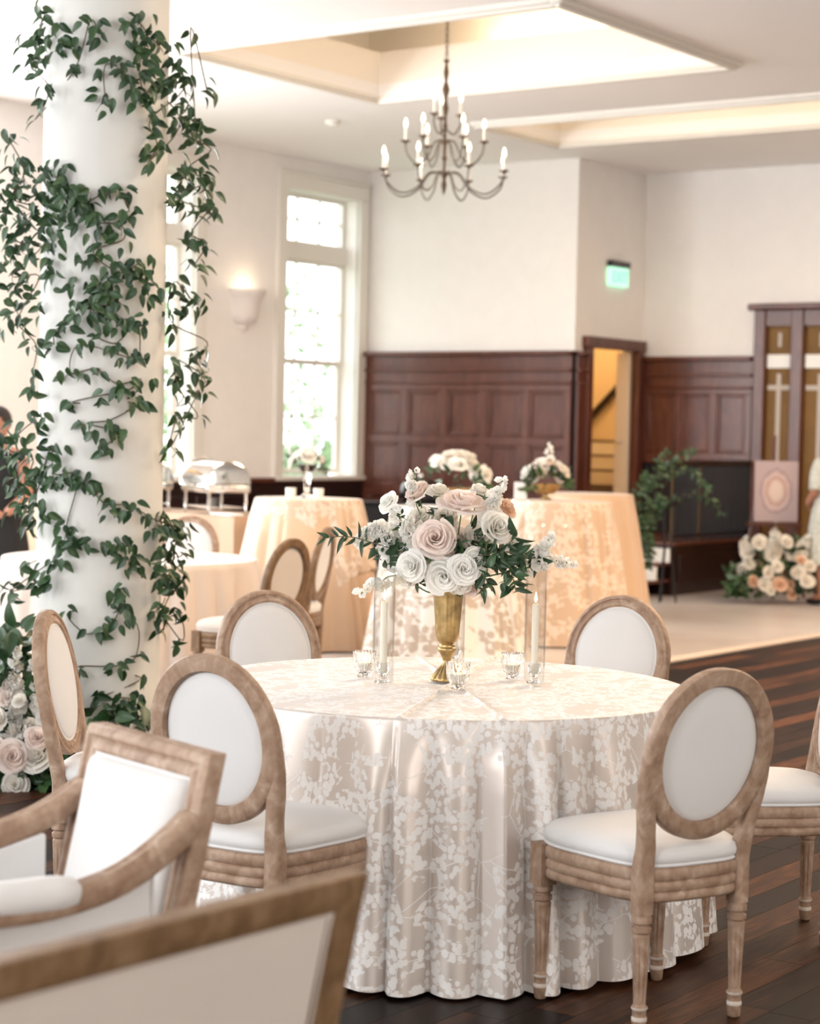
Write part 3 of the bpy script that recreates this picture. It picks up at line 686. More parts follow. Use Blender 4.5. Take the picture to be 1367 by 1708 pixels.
# ------------------------------------------------------------------ tablecloths and tables
def cloth(name, R, H, mat, seed, flare=.05, amp=.028, folds=(13, 17, 24), hem=None, seg=420, rows=34, creases=None, lip=.006, z0=.015, parent=None, rings=16, sharp=()):
    rnd = random.Random(seed); ph = [rnd.random() * 6.28 for _ in folds]; w = [1, .7, .45][:len(folds)]
    m = MB(); uv = []; V = []
    def fold(a):
        k = folds[0]; th = k * a + 1.3 * sin(3 * a + ph[0]) + .9 * sin(5 * a + ph[1]) + .5 * sin(11 * a + ph[2])
        return (2 * abs(sin(th)) ** .75 - 1.0) * (.62 + .38 * sin(4 * a + ph[1]) * sin(7 * a + ph[2])) + .25 * sin(folds[1] * a + ph[0])
    ringsl = []
    for i in range(rings + 1):
        r = max(.004, R * (i / rings) ** .8); ring = []
        for k in range(seg):
            a = 2 * pi * k / seg; x, y = r * cos(a), r * sin(a); z = H
            if creases:
                for ca, off in creases:
                    d = abs(-x * sin(ca) + y * cos(ca) - off); z += .008 * math.exp(-(d / .0075) ** 2)
            ring.append((x, y, z)); uv.append((x, y))
        ringsl.append(ring)
    for j in range(1, rows + 1):
        t = j / rows; ring = []
        for k in range(seg):
            a = 2 * pi * k / seg
            hz = z0 if hem is None else hem(a)
            if t < .06: e = t / .06; r = R + lip * sin(e * pi / 2); z = H - lip * (1 - cos(e * pi / 2))
            else:
                e = (t - .06) / .94; g = min(1, e * 4) ** .8 * (.55 + .45 * e)
                f = fold(a); r = R + lip + flare * e + amp * g * (f * .9 + .15) + sum(.030 * min(1, e * 6) * math.exp(-abs(((a - q_ + pi) % (2 * pi)) - pi) / .035) for q_ in sharp); z = H - lip - (H - lip - hz) * e
            ring.append((r * cos(a), r * sin(a), z)); uv.append((a * R, H - z + R))
        ringsl.append(ring)
    m.loft(ringsl, c0=True); m.uv = uv
    return obj(name, m, mat, parent, ang=180)
def round_table(label, loc, R, H, low=True):
    t = thing('round_table' if low else 'highboy_table', label, 'table', (loc[0], loc[1], 0))
    obj('tabletop', MB().lathe([(R - .012, H - .035), (R - .006, H - .03), (R - .006, H - .008), (R - .012, H - .005)], 48), WOODD, t)
    if low:
        for k in range(4):
            a = pi / 4 + k * pi / 2; obj('leg', MB().tube([(R * .55 * cos(a), R * .55 * sin(a), H - .035), (R * .62 * cos(a), R * .62 * sin(a), 0)], .015, 8), IRONB, t)
    else:
        obj('pedestal', MB().tube([(0, 0, .03), (0, 0, H - .035)], .03, 10), IRONB, t); obj('base', MB().lathe([(.26, 0), (.26, .01), (.05, .035)], 24), IRONB, t)
    return t
round_table('round dining table under the ivory damask cloth', TC, .775, .757)
def crease(p, q):
    a, b = onz(*p, .765), onz(*q, .765); an = atan2(b.y - a.y, b.x - a.x); x, y = a.x - TC[0], a.y - TC[1]; return (an, -x * sin(an) + y * cos(an))
CRS = [crease((668, 1196), (822, 1097)), crease((838, 1200), (697, 1097))]
CRA = [atan2(onz(*p, .765).y - TC[1], onz(*p, .765).x - TC[0]) for p in ((668, 1198), (838, 1202))]
tc = cloth('tablecloth', .782, .765, SATIN, 11, .055, .046, (15, 23, 31), seg=900, rows=48, creases=CRS, sharp=CRA, rings=60, hem=lambda a: .02 + .012 * sin(3 * a + 1))
tc.location = (*TC, 0); tag(tc, 'ivory satin damask cloth with leaf pattern on the main round table', 'tablecloth')
HB = [(-9.05, 11.45, 'peach lace cloth on the left highboy near the window', LACE, 'left highboy table near the window under peach lace'),
      (-7.62, 11.18, 'beaded ivory lace cloth on the highboy behind the bouquet', LACEW, 'middle highboy table directly behind the bouquet'),
      (-7.92, 13.10, 'peach lace cloth on the right highboy in front of the doorway', LACE, 'right highboy table in front of the doorway'),
      (-8.90, 15.20, 'plain peach cloth on the farther highboy behind the right one', PEACH, 'farther highboy table behind the right one')]
for i, (x, y, lab, mt, l2) in enumerate(HB):
    round_table(l2, (x, y), .38, 1.062, False)
    R = .385
    if i == 0:
        o = cloth('tablecloth_underlay', R - .004, 1.066, PEACH, 31, .20, .035, (8, 13, 18), seg=240, rows=24); o.location = (x, y, 0); tag(o, 'plain peach satin underlay showing below the left highboy lace', 'tablecloth')
        o = cloth('tablecloth', R, 1.072, mt, 31, .11, .03, (8, 13, 18), seg=240, rows=24, hem=lambda a: .42 + .16 * cos(2 * (a - .2)))
    else: o = cloth('tablecloth', R, 1.07, mt, 30 + i, .17, .035, (8, 13, 18), seg=240, rows=24)
    o.location = (x, y, 0); tag(o, lab, 'tablecloth')
def beads(o, n, seed, arc):
    rnd = random.Random(seed); m = MB(); me = o.data
    for k in range(n):
        v = me.vertices[rnd.randrange(int(len(me.vertices) * .42), len(me.vertices))].co
        if v.z < .15: continue
        r = hypot(v.x, v.y); m.ball((v.x * (r + .004) / r, v.y * (r + .004) / r, v.z), .006, 6, 4)
    q = obj('sequins', m, simple('sequin_glint', (1, .95, .88), .12, 1.0) if 'sequin_glint' not in bpy.data.materials else bpy.data.materials['sequin_glint'], o); tag(q, kind='stuff')
round_table('low round table behind the column under a pale satin cloth', LT, .765, .757)
o = cloth('tablecloth', .772, .765, simple('ivory_satin', (.66, .55, .47), .4, sheen=.3), 41, .05, .04, seg=240, rows=20); o.location = (*LT, 0); tag(o, 'pale ivory satin cloth on the low table behind the column', 'tablecloth')
# ------------------------------------------------------------------ buffet with chafing dishes
bt = thing('buffet_table', 'long buffet table under a tan cloth beside the window wall', 'table', (-10.9, 11.9, 0))
obj('tabletop', BOX(-2.2, 1.06, -.36, .36, .87, .895), WOODD, bt)
for x in (-2.0, .9):
    for y in (-.28, .28): obj('leg', MB().tube([(x, y, 0), (x, y, .87)], .015, 8), IRONB, bt)
def boxcloth(x0, x1, y0, y1, z):
    m = MB(); n = 40; base = []
    per = []
    for k in range(n): per.append((lerp(x0, x1, k / n), y0))
    for k in range(12): per.append((x1, lerp(y0, y1, k / 12)))
    for k in range(n): per.append((lerp(x1, x0, k / n), y1))
    for k in range(12): per.append((x0, lerp(y1, y0, k / 12)))
    rings = []; cx, cy = (x0 + x1) / 2, (y0 + y1) / 2
    for t in (0, .02, .1, .4, .7, 1):
        ring = []
        for i, (x, y) in enumerate(per):
            f = .012 * t * sin(i * 1.3) + .01 * t; nx = (1 if x >= x1 else -1 if x <= x0 else 0); ny = (1 if y >= y1 else -1 if y <= y0 else 0)
            ring.append((x + nx * (f + .004), y + ny * (f + .004), z - t * (z - .02)))
        rings.append(ring)
    return m.loft(rings, c0=True)
tag(obj('tablecloth', boxcloth(-2.22, 1.08, -.38, .38, .90), BUFC, loc=(-10.9, 11.9, 0)), 'tan cloth hanging to the floor on the buffet table', 'tablecloth')
def chafer(label, loc, rz, openlid):
    t = thing('chafing_dish', label, 'chafing dish', loc, rz, 'chafing dishes on the buffet')
    obj('water_pan', BOX(-.29, .29, -.18, .18, .17, .235), CHROME, t, bevel=.015)
    for sx in (-1, 1):
        for sy in (-1, 1): obj('leg', MB().lathe([(.010, 0), (.016, .02), (.009, .05), (.016, .10), (.011, .14), (.02, .19)], 10, (sx * .26, sy * .15, 0)), CHROME, t)
        obj('handle', MB().tube(spline([(sx * .29, -.05, .21), (sx * .33, -.04, .215), (sx * .33, .04, .215), (sx * .29, .05, .21)], 4), .008, 6), CHROME, t)
    obj('fuel_shelf', BOX(-.26, .26, -.15, .15, .05, .06), CHROME, t)
    obj('fuel_can', MB().lathe([(.04, .06), (.04, .12), (.03, .125)], 12), IRONG, t)
    rs = []
    for x in (-.285, -.28, -.1, .1, .28, .285):
        q = .92 if abs(x) > .282 else 1
        rs.append([(x, -.18 * q * cos(pi * k / 14), .24 + .175 * q * sin(pi * k / 14)) for k in range(15)])
    lid = obj('lid', MB().loft(rs, c0=True, c1=True), CHROME, t, ang=40)
    if openlid:
        lid.location = (0, .20, .02); lid.rotation_euler = (rad(-35), 0, 0)
    obj('lid_handle', MB().tube(spline([(-.08, -.16, .31), (-.07, -.20, .33), (.07, -.20, .33), (.08, -.16, .31)], 4), .007, 6), BRASS, lid)
    obj('hoop', MB().tube([(-.30, -.17 * cos(pi * k / 14), .22 + .21 * sin(pi * k / 14)) for k in range(15)], .014, 6, flat=.5), CHROME, t)
    return t
chafer('chrome chafing dish with arched lid at the buffet end nearest the window', (-10.25, 11.80, .902), rad(-28), False)
chafer('chrome chafing dish half hidden behind the leafy column', (-11.1, 11.86, .902), rad(-28), False)
tag(obj('serving_cloth', BOX(-.16, .16, -.06, .06, 0, .02), WHITEC, loc=(-9.98, 11.62, .902), bevel=.008, rz=rad(-20)), 'folded white napkin lying on the buffet edge', 'napkin')
# black kettle on a dark side table behind the left highboy
sb = thing('side_table', 'black draped side table behind the left highboy', 'table', (-11.8, 16.75, 0))
obj('tabletop', BOX(-.9, .9, -.35, .35, .82, .86), BLACK, sb, bevel=.01); obj('skirt', BOX(-.88, .88, -.33, .33, .03, .82), BLKCL, sb)
kt = thing('soup_kettle', 'black round soup kettle with a chrome lid knob behind the left highboy', 'kettle', (-11.75, 16.7, .86))
obj('body', MB().lathe([(.17, 0), (.21, .02), (.22, .10), (.20, .15)], 24), BLACK, kt); obj('lid', MB().lathe([(.21, .15), (.18, .20), (.10, .235), (.02, .245)], 24), BLACK, kt); obj('knob', MB().ball((0, 0, .265), .035), CHROME, kt)

# ------------------------------------------------------------------ flowers and leaves
def leafmesh(name, L=.065, W=.032, mat=0, curl=.25, fold=.18):
    def fn(u, v):
        t = u; w = W / 2 * (sin(pi * min(1, t ** .72 * .97 + .03)) ** .8) * (1 - .15 * t)
        x = (v - .5) * 2 * w
        return (x, t * L, abs(v - .5) * 2 * w * fold * 2 - curl * L * t * t)
    m = MB().grid(fn, 6, 4)
    me = m.mesh(name, 180); me.materials.append(LEAFM[mat]); return me
LV = [leafmesh('leaf', .068, .036, 0), leafmesh('leaf', .060, .034, 1, .4), leafmesh('leaf', .055, .028, 0, .1, .3), leafmesh('leaf', .072, .040, 1, .15), leafmesh('leaf', .062, .034, 2, .3), leafmesh('leaf', .058, .032, 3, .3)]
LN = [leafmesh('leaf', .062, .017, 0, .3), leafmesh('leaf', .05, .015, 1, .2), leafmesh('leaf', .056, .018, 0, .4)]
def orient(tip, nrm_):
    y = Vector(tip).normalized(); z = Vector(nrm_); z = (z - y * z.dot(y))
    if z.length < 1e-4: z = y.orthogonal()
    z.normalize(); x = y.cross(z)
    return Matrix((x, y, z)).transposed().to_4x4()
def leafobj(par, me, p, tip, n, s=1.0):
    o = bpy.data.objects.new('leaf', me); C.objects.link(o); o.parent = par
    o.matrix_local = Matrix.Translation(p) @ orient(tip, n) @ Matrix.Scale(s, 4); return o
def rv(rnd): return Vector((rnd.gauss(0, 1), rnd.gauss(0, 1), rnd.gauss(0, 1)))
def rosemesh(name, mats, R=.04, layers=5, seed=0, openn=1.0):
    """overlapping cupped petals wound round a tight centre, z up"""
    rnd = random.Random(seed); m = MB()
    LAY = [(2, .10, .86, .95), (3, .20, .93, .75), (3, .33, .95, .62), (4, .48, .92, .52), (4, .64, .84, .46), (5, .82 * openn, .68, .42), (5, 1.0 * openn, .44, .40)]
    for L, (n, r0, h0, sp0) in enumerate(LAY):
        for k in range(n):
            a0 = 2 * pi * k / n + L * 1.1 + rnd.uniform(-.2, .2); hs = pi * 2 / n * (.62 if n > 2 else .55)
            r1 = R * r0 * rnd.uniform(.93, 1.07); h = R * h0 * rnd.uniform(.93, 1.06); tw = rnd.uniform(.02, .10) * R; pr = rnd.uniform(0, 6); cu = R * (.03 + .16 * r0) * rnd.uniform(.6, 1.4)
            def fn(u, v):
                s_ = (u - .5) * 2; wid = min(1, .35 + v * 1.1) * (1 - .25 * max(0, v - .7)); a = a0 + s_ * hs * wid
                r = r1 * min(1, v / .7) ** (.45 + .35 * r0) + tw * s_ + R * .035 * sin(3.1 * s_ + pr) * v
                q = max(0, v - .72) / .28; r += cu * q * q * (1 - .3 * s_ * s_)
                z = h * v ** (.9 + .5 * r0) * (1 - .30 * abs(s_) ** 2.5 * v) - cu * .9 * q * q
                return (r * cos(a), r * sin(a), z)
            m.grid(fn, 7, 7)
    me = m.mesh(name, 180)
    me.materials.append(mats); return me
ROSES = {}
for key, mt in (('w', PETW), ('b', PETB), ('p', PETP), ('c', PETC)):
    ROSES[key] = [rosemesh('rose', mt, .04, 5, 3 + i + ord(key), o_) for i, o_ in enumerate((1.0, 1.15, .85))]
def blossommesh(mt, seed, R=.02):
    rnd = random.Random(seed); m = MB()
    for k in range(7):
        a = k * 2.4; r0 = R * (.25 if k < 2 else .55); c = Vector((r0 * cos(a), r0 * sin(a), R * (.5 if k < 2 else .2)))
        d = Vector((cos(a) * (.5 if k < 2 else 1), sin(a) * (.5 if k < 2 else 1), .8)).normalized()
        def fn(u, v):
            s_ = (u - .5) * 2; w = R * .62 * sin(pi * (.2 + .65 * v)); return (s_ * w, v * R * .95, R * .28 * (s_ * s_) * v + R * .07 * sin(4 * s_ + k))
        m.add(MB().grid(fn, 4, 3), Matrix.Translation(c * .6) @ orient(d, Vector((-d.x, -d.y, 1))))
    me = m.mesh('blossom', 180); me.materials.append(mt); return me
BLS = [blossommesh(PETP, i) for i in range(3)] + [blossommesh(PETW, 9)]
def put(par, name, me, p, up, s=1.0, roll=0):
    o = bpy.data.objects.new(name, me); C.objects.link(o); o.parent = par
    z = Vector(up).normalized(); q = z.to_track_quat('Z', 'Y').to_matrix().to_4x4()
    o.matrix_local = Matrix.Translation(p) @ q @ Matrix.Rotation(roll, 4, 'Z') @ Matrix.Scale(s, 4); return o
TOCAM = lambda P: (EYE - P).normalized()

# centrepiece vase
vp = onz(744, 1136, .77); vp = Vector((vp.x, vp.y, .772))
va = thing('gold_vase', 'tall antique gold pedestal vase in the middle of the main table', 'vase', vp)
def flu(a, r, z): return .0022 * cos(a * 16) if .008 < z < .05 else (.0007 * cos(a * 12) if z > .13 else 0)
obj('foot', MB().lathe([(.050, 0), (.052, .004), (.050, .010), (.040, .022), (.026, .040), (.016, .055), (.013, .066)], 128, mod=flu), GOLD, va, ang=60)
obj('knop', MB().lathe([(.013, .064), (.016, .070), (.017, .076), (.024, .088), (.030, .098), (.030, .104), (.025, .108), (.026, .114), (.022, .118), (.024, .122)], 32), GOLD, va, ang=60)
obj('bowl', MB().lathe([(.020, .118), (.032, .128), (.037, .145), (.041, .20), (.046, .26), (.051, .30), (.056, .328), (.060, .345), (.054, .343), (.045, .30), (.03, .16)], 120, mod=flu), GOLD, va, ang=60)
top = vp + Vector((0, 0, .33))
bq = thing('bouquet', 'loose bouquet of white and blush roses with greenery in the gold vase', 'bouquet', top)
rnd = random.Random(5)
DV = (vp - EYE).dot(CF)
def stem(par, a, b, r=.0022, m=STEMG):
    a, b = Vector(a), Vector(b); mid = (a + b) / 2 + Vector((0, 0, -.02)); obj('stem', MB().tube(spline([a, mid, b], 5), r, 5), m, par)
# (px,py,diameter px,kind,depth offset m, facing (right,up,toward camera))
FL = [(725, 897, 70, 'b', -.14, (-.05, .15, 1)), (772, 832, 66, 'b', -.08, (.1, .95, .35)), (693, 818, 50, 'b', -.04, (-.6, .7, .3)), (832, 878, 56, 'w', -.13, (.35, .2, .9)),
      (644, 836, 32, 'p', -.03, (-.7, .5, .6)), (738, 962, 56, 'p', -.13, (-.15, -.15, 1)), (775, 948, 50, 'p', -.15, (.1, .05, 1)), (795, 935, 38, 'p', -.14, (.4, .1, .9)), (683, 945, 44, 'p', -.12, (-.5, -.1, .9)),
      (768, 975, 46, 'w', -.11, (.2, -.5, .8)), (676, 968, 36, 'w', -.09, (-.4, -.6, .8)), (760, 905, 44, 'b', -.06, (.1, .3, .9)), (800, 895, 44, 'w', -.05, (.2, .4, .8)), (700, 860, 40, 'w', -.04, (-.2, .6, .7)), (855, 905, 40, 'w', -.03, (.5, .2, .7)),
      (742, 860, 44, 'w', .0, (0, .6, .7)), (815, 850, 40, 'w', .0, (.2, .6, .6)), (845, 845, 40, 'c', .06, (.5, .5, .4)), (665, 905, 40, 'p', -.03, (-.6, .1, .7)), (655, 880, 34, 'p', .0, (-.7, .3, .6)), (710, 930, 40, 'p', -.08, (-.2, 0, 1)), (785, 985, 36, 'b', -.08, (.1, -.7, .7)),
      (730, 815, 36, 'w', .05, (0, .9, .3)), (800, 815, 34, 'w', .07, (.2, .9, .3))]
for px, py, dpx, kd, dz, fc in FL:
    P = atd(px, py, DV + dz) - top; d = fc[0] * CR + fc[1] * Vector((0, 0, 1)) - fc[2] * CF
    s = dpx / FPX * (DV + dz) / .08
    me = rnd.choice(ROSES[kd]); put(bq, 'rose', me, P - d.normalized() * .02 * s, d, s, rnd.random() * 6)
    stem(bq, (0, 0, -.05), P - d.normalized() * .012, .0025)
# stock and sweet-pea sprays
for pts, n, sz in (([(655, 935), (640, 885), (615, 890), (600, 905)], 22, 1.1), ([(690, 830), (690, 800), (692, 785)], 10, .8), ([(815, 870), (825, 830), (835, 800)], 16, 1.0), ([(850, 905), (880, 930), (912, 940)], 14, 1.0),
                   ([(885, 945), (905, 920), (916, 895)], 16, 1.1), ([(890, 945), (925, 935), (958, 943)], 14, .9), ([(660, 960), (630, 975), (598, 992)], 10, 1.1), ([(690, 880), (665, 860), (650, 850)], 10, 1.0), ([(700, 950), (690, 905), (676, 880)], 16, 1.1)):
    dz = rnd.uniform(-.08, -.02); P3 = [atd(x, y, DV + dz) - top for x, y in pts]; path = spline([Vector((0, 0, -.02))] + P3, 6)
    obj('stem', MB().tube(path, .002, 5), STEMG, bq)
    tail = path[len(path) // 3:]
    for k in range(n):
        f = (k + .5) / n; p = tail[min(len(tail) - 1, int(f * len(tail)))]; d = (rv(rnd) - CF * .6).normalized()
        put(bq, 'blossom', rnd.choice(BLS), p + d * .012 * (1.2 - f * .7), d, sz * (1.15 - .5 * f), rnd.random() * 6)
# greenery
def sprig(par, base, pts, n, meshes, s=1.0, spread=.9, m=STEM, r=.0018, droop=.2):
    path = spline(pts, 6); obj('stem', MB().tube(path, r, 5), m, par)
    for k in range(n):
        f = (k + .5) / n; i = min(len(path) - 2, int(f * (len(path) - 1))); p = path[i]; tg = (path[i + 1] - path[i]).normalized()
        sd = tg.cross(CF).normalized() * (1 if k % 2 else -1); tip = tg * .6 + sd * spread + rv(rnd) * .3 + Vector((0, 0, -droop))
        leafobj(par, rnd.choice(meshes), p, tip, -CF + rv(rnd) * .5, s * rnd.uniform(.8, 1.2))
for pts, n, dz in (([(690, 930), (620, 905), (580, 895), (538, 897)], 26, -.05), ([(790, 930), (830, 930), (850, 950), (860, 985)], 24, -.14), ([(800, 930), (840, 920), (880, 930)], 18, -.13), ([(810, 940), (850, 905), (862, 893)], 10, -.13),
                   ([(700, 940), (690, 965), (705, 975)], 12, -.06), ([(790, 950), (815, 975), (800, 985)], 16, -.12), ([(760, 910), (790, 915), (810, 900)], 12, -.03), ([(690, 900), (650, 920), (640, 935)], 14, -.02), ([(850, 920), (890, 935), (900, 945)], 10, -.08), ([(760, 880), (740, 860), (735, 845)], 10, .03)):
    P3 = [atd(x, y, DV + dz) - top for x, y in pts]; sprig(bq, None, [Vector((0, 0, -.02))] + P3, n, LN + ([LV[0], LV[2]] if pts[0][0] > 780 else []), .95 if pts[0][0] > 780 else .8)
for px, py, rx, ry, n, dz in ((838, 950, 34, 30, 34, -.15), (700, 930, 30, 30, 22, -.06), (780, 915, 40, 20, 24, -.08), (740, 880, 50, 30, 26, -.02), (650, 915, 24, 22, 16, -.03), (815, 905, 30, 30, 16, -.06), (690, 870, 30, 24, 14, .0)):
    for k in range(n):
        P = atd(px + rnd.uniform(-rx, rx), py + rnd.uniform(-ry, ry), DV + dz + rnd.uniform(-.03, .03)) - top
        leafobj(bq, rnd.choice([LV[0], LV[1], LV[2]] + LN), P, rv(rnd) * .6 + CR * .3 * (1 if px > 740 else -1) - Vector((0, 0, .3)), rv(rnd) * .6 - CF, rnd.uniform(.6, .95))
for k in range(60):
    d = rv(rnd).normalized(); leafobj(bq, rnd.choice(LV), Vector((d.x * .10, d.y * .10, .06 + d.z * .07)), d, rv(rnd), .8)

# candles and votives on the table
def candle(label, px, py, hcan, hgl):
    P = onz(px, py, .77); t = thing('candle_cylinder', label, 'candle', (P.x, P.y, .7715), 0, 'taper candles in glass cylinders')
    R = .034
    obj('glass_cylinder', MB().lathe([(R, 0), (R, hgl), (R - .0022, hgl), (R - .0022, .004)], 40, caps=False), GLASS, t, ang=60)
    h = obj('candle_holder', MB().lathe([(.022, .001), (.024, .006), (.012, .014), (.010, .022), (.019, .034), (.021, .05), (.019, .064), (.013, .064), (.012, .04)], 20, mod=lambda a, r, z: .0012 * cos(8 * a)), CUTG, t, ang=50)
    c_ = obj('taper', MB().lathe([(.0115, .034), (.0112, hcan - .006), (.009, hcan), (.002, hcan - .001)], 16), WAX, t)
    obj('wick', MB().tube([(0, 0, hcan - .002), (.001, 0, hcan + .010)], .0009, 5), BLKCL, c_)
    obj('flame', MB().lathe([(.0008, hcan + .004), (.0042, hcan + .012), (.0046, hcan + .018), (.0028, hcan + .027), (.0006, hcan + .036)], 12), FLAME, c_)
candle('taper candle in a tall glass cylinder left of the gold vase', 638, 1140, .258, .363)
candle('taper candle in a tall glass cylinder right of the gold vase', 890, 1141, .255, .365)
candle('taper candle in a tall glass cylinder behind the gold vase', 757, 1109, .24, .363)
def votive(label, px, py):
    P = onz(px, py, .77); t = thing('votive_holder', label, 'votive', (P.x, P.y, .7715), 0, 'cut glass votive holders')
    mod = lambda a, r, z: (.0016 * cos(20 * a) if .02 < z < .066 else .001 * cos(28 * a))
    obj('cup', MB().lathe([(.020, 0), (.024, .004), (.022, .010), (.018, .014), (.026, .022), (.033, .036), (.036, .055), (.037, .072), (.0375, .084), (.034, .084), (.031, .05), (.020, .024), (.005, .022)], 80, mod=mod), CUTG, t, ang=30)
    w = obj('wax', MB().lathe([(.020, .026), (.026, .042), (.026, .048), (.003, .047)], 20), WAX, t)
    obj('flame', MB().lathe([(.001, .050), (.0045, .057), (.005, .063), (.001, .078)], 10), FLAME, w)
votive('small cut-glass votive left of the left taper candle', 607, 1130)
votive('small cut-glass votive in front of the gold vase', 763, 1150)
votive('small cut-glass votive beside the right taper candle', 854, 1133)

# ------------------------------------------------------------------ column with vines
CX, CY, CRD = -6.50, 6.68, .277
column = struct('column', MB().lathe([(.38, 0), (.38, .10), (.35, .12), (.34, .18), (.30, .22), (CRD + .008, .26), (CRD + .008, 1.2), (CRD, ZC)], 64, (CX, CY, 0)), COLM, ang=40)
def colpt(px, py, off=.03):
    d = ray(px, py).normalized(); ox, oy = EYE.x - CX, EYE.y - CY; R = CRD + off
    A = d.x * d.x + d.y * d.y; B = ox * d.x + oy * d.y; Cc = ox * ox + oy * oy - R * R; D = B * B - A * Cc
    t = (-B - sqrt(D)) / A if D > 0 else -B / A
    p = EYE + d * t; n = Vector((p.x - CX, p.y - CY, 0)).normalized(); return p, n
VINES = [
 ('leafy vine trailing down the upper left side of the column', [(66, 10, 8, 14, 6), (70, 40, 30, 22, 12), (68, 80, 34, 26, 26), (115, 68, 28, 16, 10), (60, 110, 24, 16, 9), (80, 142, 12, 10, 5), (76, 172, 10, 10, 4), (60, 198, 6, 6, 2), (125, 115, 12, 14, 4), (150, 35, 26, 14, 7), (165, 55, 12, 12, 4)]),
 ('thick leafy vine down the upper right side of the column', [(225, 30, 35, 20, 10), (245, 60, 38, 28, 26), (232, 112, 30, 26, 22), (245, 155, 34, 28, 24), (288, 105, 16, 40, 16), (305, 150, 20, 30, 20), (250, 200, 20, 20, 10), (262, 240, 18, 18, 10), (250, 268, 12, 10, 4), (300, 195, 16, 30, 14), (185, 105, 30, 22, 9), (175, 165, 20, 22, 6)]),
 ('leafy vine hanging free at the right of the column, upper part', [(345, 150, 12, 20, 6), (318, 45, 6, 8, 3), (325, 200, 16, 22, 12), (322, 230, 20, 18, 14), (352, 250, 10, 8, 3), (315, 280, 26, 24, 16), (345, 305, 18, 30, 16), (290, 325, 16, 26, 12), (330, 345, 26, 22, 14), (352, 345, 10, 18, 6), (318, 390, 22, 18, 12), (345, 405, 12, 14, 6), (325, 440, 18, 18, 9)]),
 ('leafy vine hanging free at the right of the column, lower part', [(320, 500, 24, 22, 18), (290, 470, 14, 20, 8), (284, 535, 10, 26, 8), (345, 570, 10, 16, 5), (328, 600, 16, 30, 16), (340, 625, 16, 14, 6), (292, 600, 12, 26, 7), (300, 650, 18, 26, 10), (330, 695, 12, 10, 4), (295, 700, 16, 22, 8), (285, 745, 12, 18, 5), (332, 650, 12, 14, 6)]),
 ('dense leafy band wrapping the column at mid height', [(90, 290, 30, 26, 20), (110, 320, 44, 24, 30), (130, 345, 36, 22, 22), (185, 318, 34, 10, 12), (215, 352, 18, 10, 6), (155, 370, 30, 22, 9), (200, 375, 18, 18, 6), (205, 400, 18, 18, 6), (155, 420, 30, 20, 12), (200, 455, 36, 22, 20), (235, 440, 26, 22, 14), (245, 480, 24, 20, 10)]),
 ('dense leafy vine hanging off the left side of the column', [(10, 225, 18, 30, 8), (40, 285, 36, 34, 32), (20, 330, 30, 34, 30), (60, 350, 40, 30, 30), (25, 400, 30, 34, 28), (70, 410, 40, 34, 28), (20, 460, 26, 30, 16), (65, 460, 40, 28, 18), (40, 510, 38, 24, 18), (30, 540, 28, 16, 10), (60, 575, 16, 12, 7), (55, 622, 8, 10, 3), (55, 655, 10, 16, 5)]),
 ('leafy tangle at the centre front of the column', [(140, 480, 34, 24, 16), (180, 490, 34, 26, 22), (150, 520, 34, 22, 18), (195, 525, 30, 22, 16), (100, 545, 20, 14, 7), (90, 575, 14, 10, 4)]),
 ('slender vine with paired leaves down the front of the column', [(160, 562, 12, 8, 3), (195, 572, 14, 10, 4), (228, 535, 20, 18, 8), (232, 595, 22, 16, 8), (210, 595, 14, 10, 4), (132, 575, 12, 12, 4), (118, 622, 24, 14, 6), (160, 615, 12, 12, 3), (195, 640, 10, 8, 3), (235, 632, 26, 14, 7), (215, 650, 12, 10, 3), (165, 660, 14, 12, 4), (122, 672, 14, 10, 4), (225, 672, 20, 14, 6), (185, 700, 10, 12, 4), (145, 706, 20, 16, 6), (200, 722, 20, 14, 5), (172, 745, 14, 14, 6)]),
 ('leafy vine massing on the lower left of the column', [(60, 700, 20, 16, 8), (35, 720, 34, 24, 16), (15, 750, 24, 30, 18), (55, 765, 24, 26, 18), (40, 810, 34, 30, 28), (50, 855, 34, 30, 30), (85, 745, 26, 14, 8), (90, 790, 24, 22, 16), (130, 795, 24, 18, 10), (110, 890, 20, 24, 15), (145, 905, 10, 12, 4), (50, 940, 22, 12, 8), (75, 965, 24, 18, 14), (20, 985, 26, 18, 16), (95, 930, 24, 12, 8)]),
 ('leafy vine crossing down to the right and bunching at the column edge', [(150, 810, 16, 14, 5), (175, 840, 12, 20, 6), (215, 843, 22, 10, 8), (260, 868, 26, 20, 18), (290, 880, 26, 20, 18), (290, 920, 28, 26, 28), (270, 950, 22, 24, 20), (290, 970, 22, 22, 20), (275, 1010, 22, 20, 18), (265, 1035, 16, 18, 10), (300, 1025, 14, 12, 5), (298, 1065, 10, 10, 3), (195, 905, 30, 14, 14), (215, 935, 26, 16, 14)]),
 ('thin sparse vine over the lowest part of the column', [(205, 985, 24, 12, 8), (200, 1010, 20, 12, 6), (190, 1035, 20, 10, 6), (165, 1050, 10, 10, 3), (140, 1056, 8, 8, 2), (115, 1020, 8, 14, 3), (220, 1032, 6, 8, 1), (228, 1090, 10, 12, 3), (200, 1110, 20, 12, 6), (130, 1112, 8, 10, 3), (235, 1130, 8, 10, 2), (165, 1165, 16, 18, 8), (215, 1165, 26, 20, 18), (235, 1195, 26, 20, 18), (185, 1195, 26, 18, 14)])]
rnd = random.Random(21)
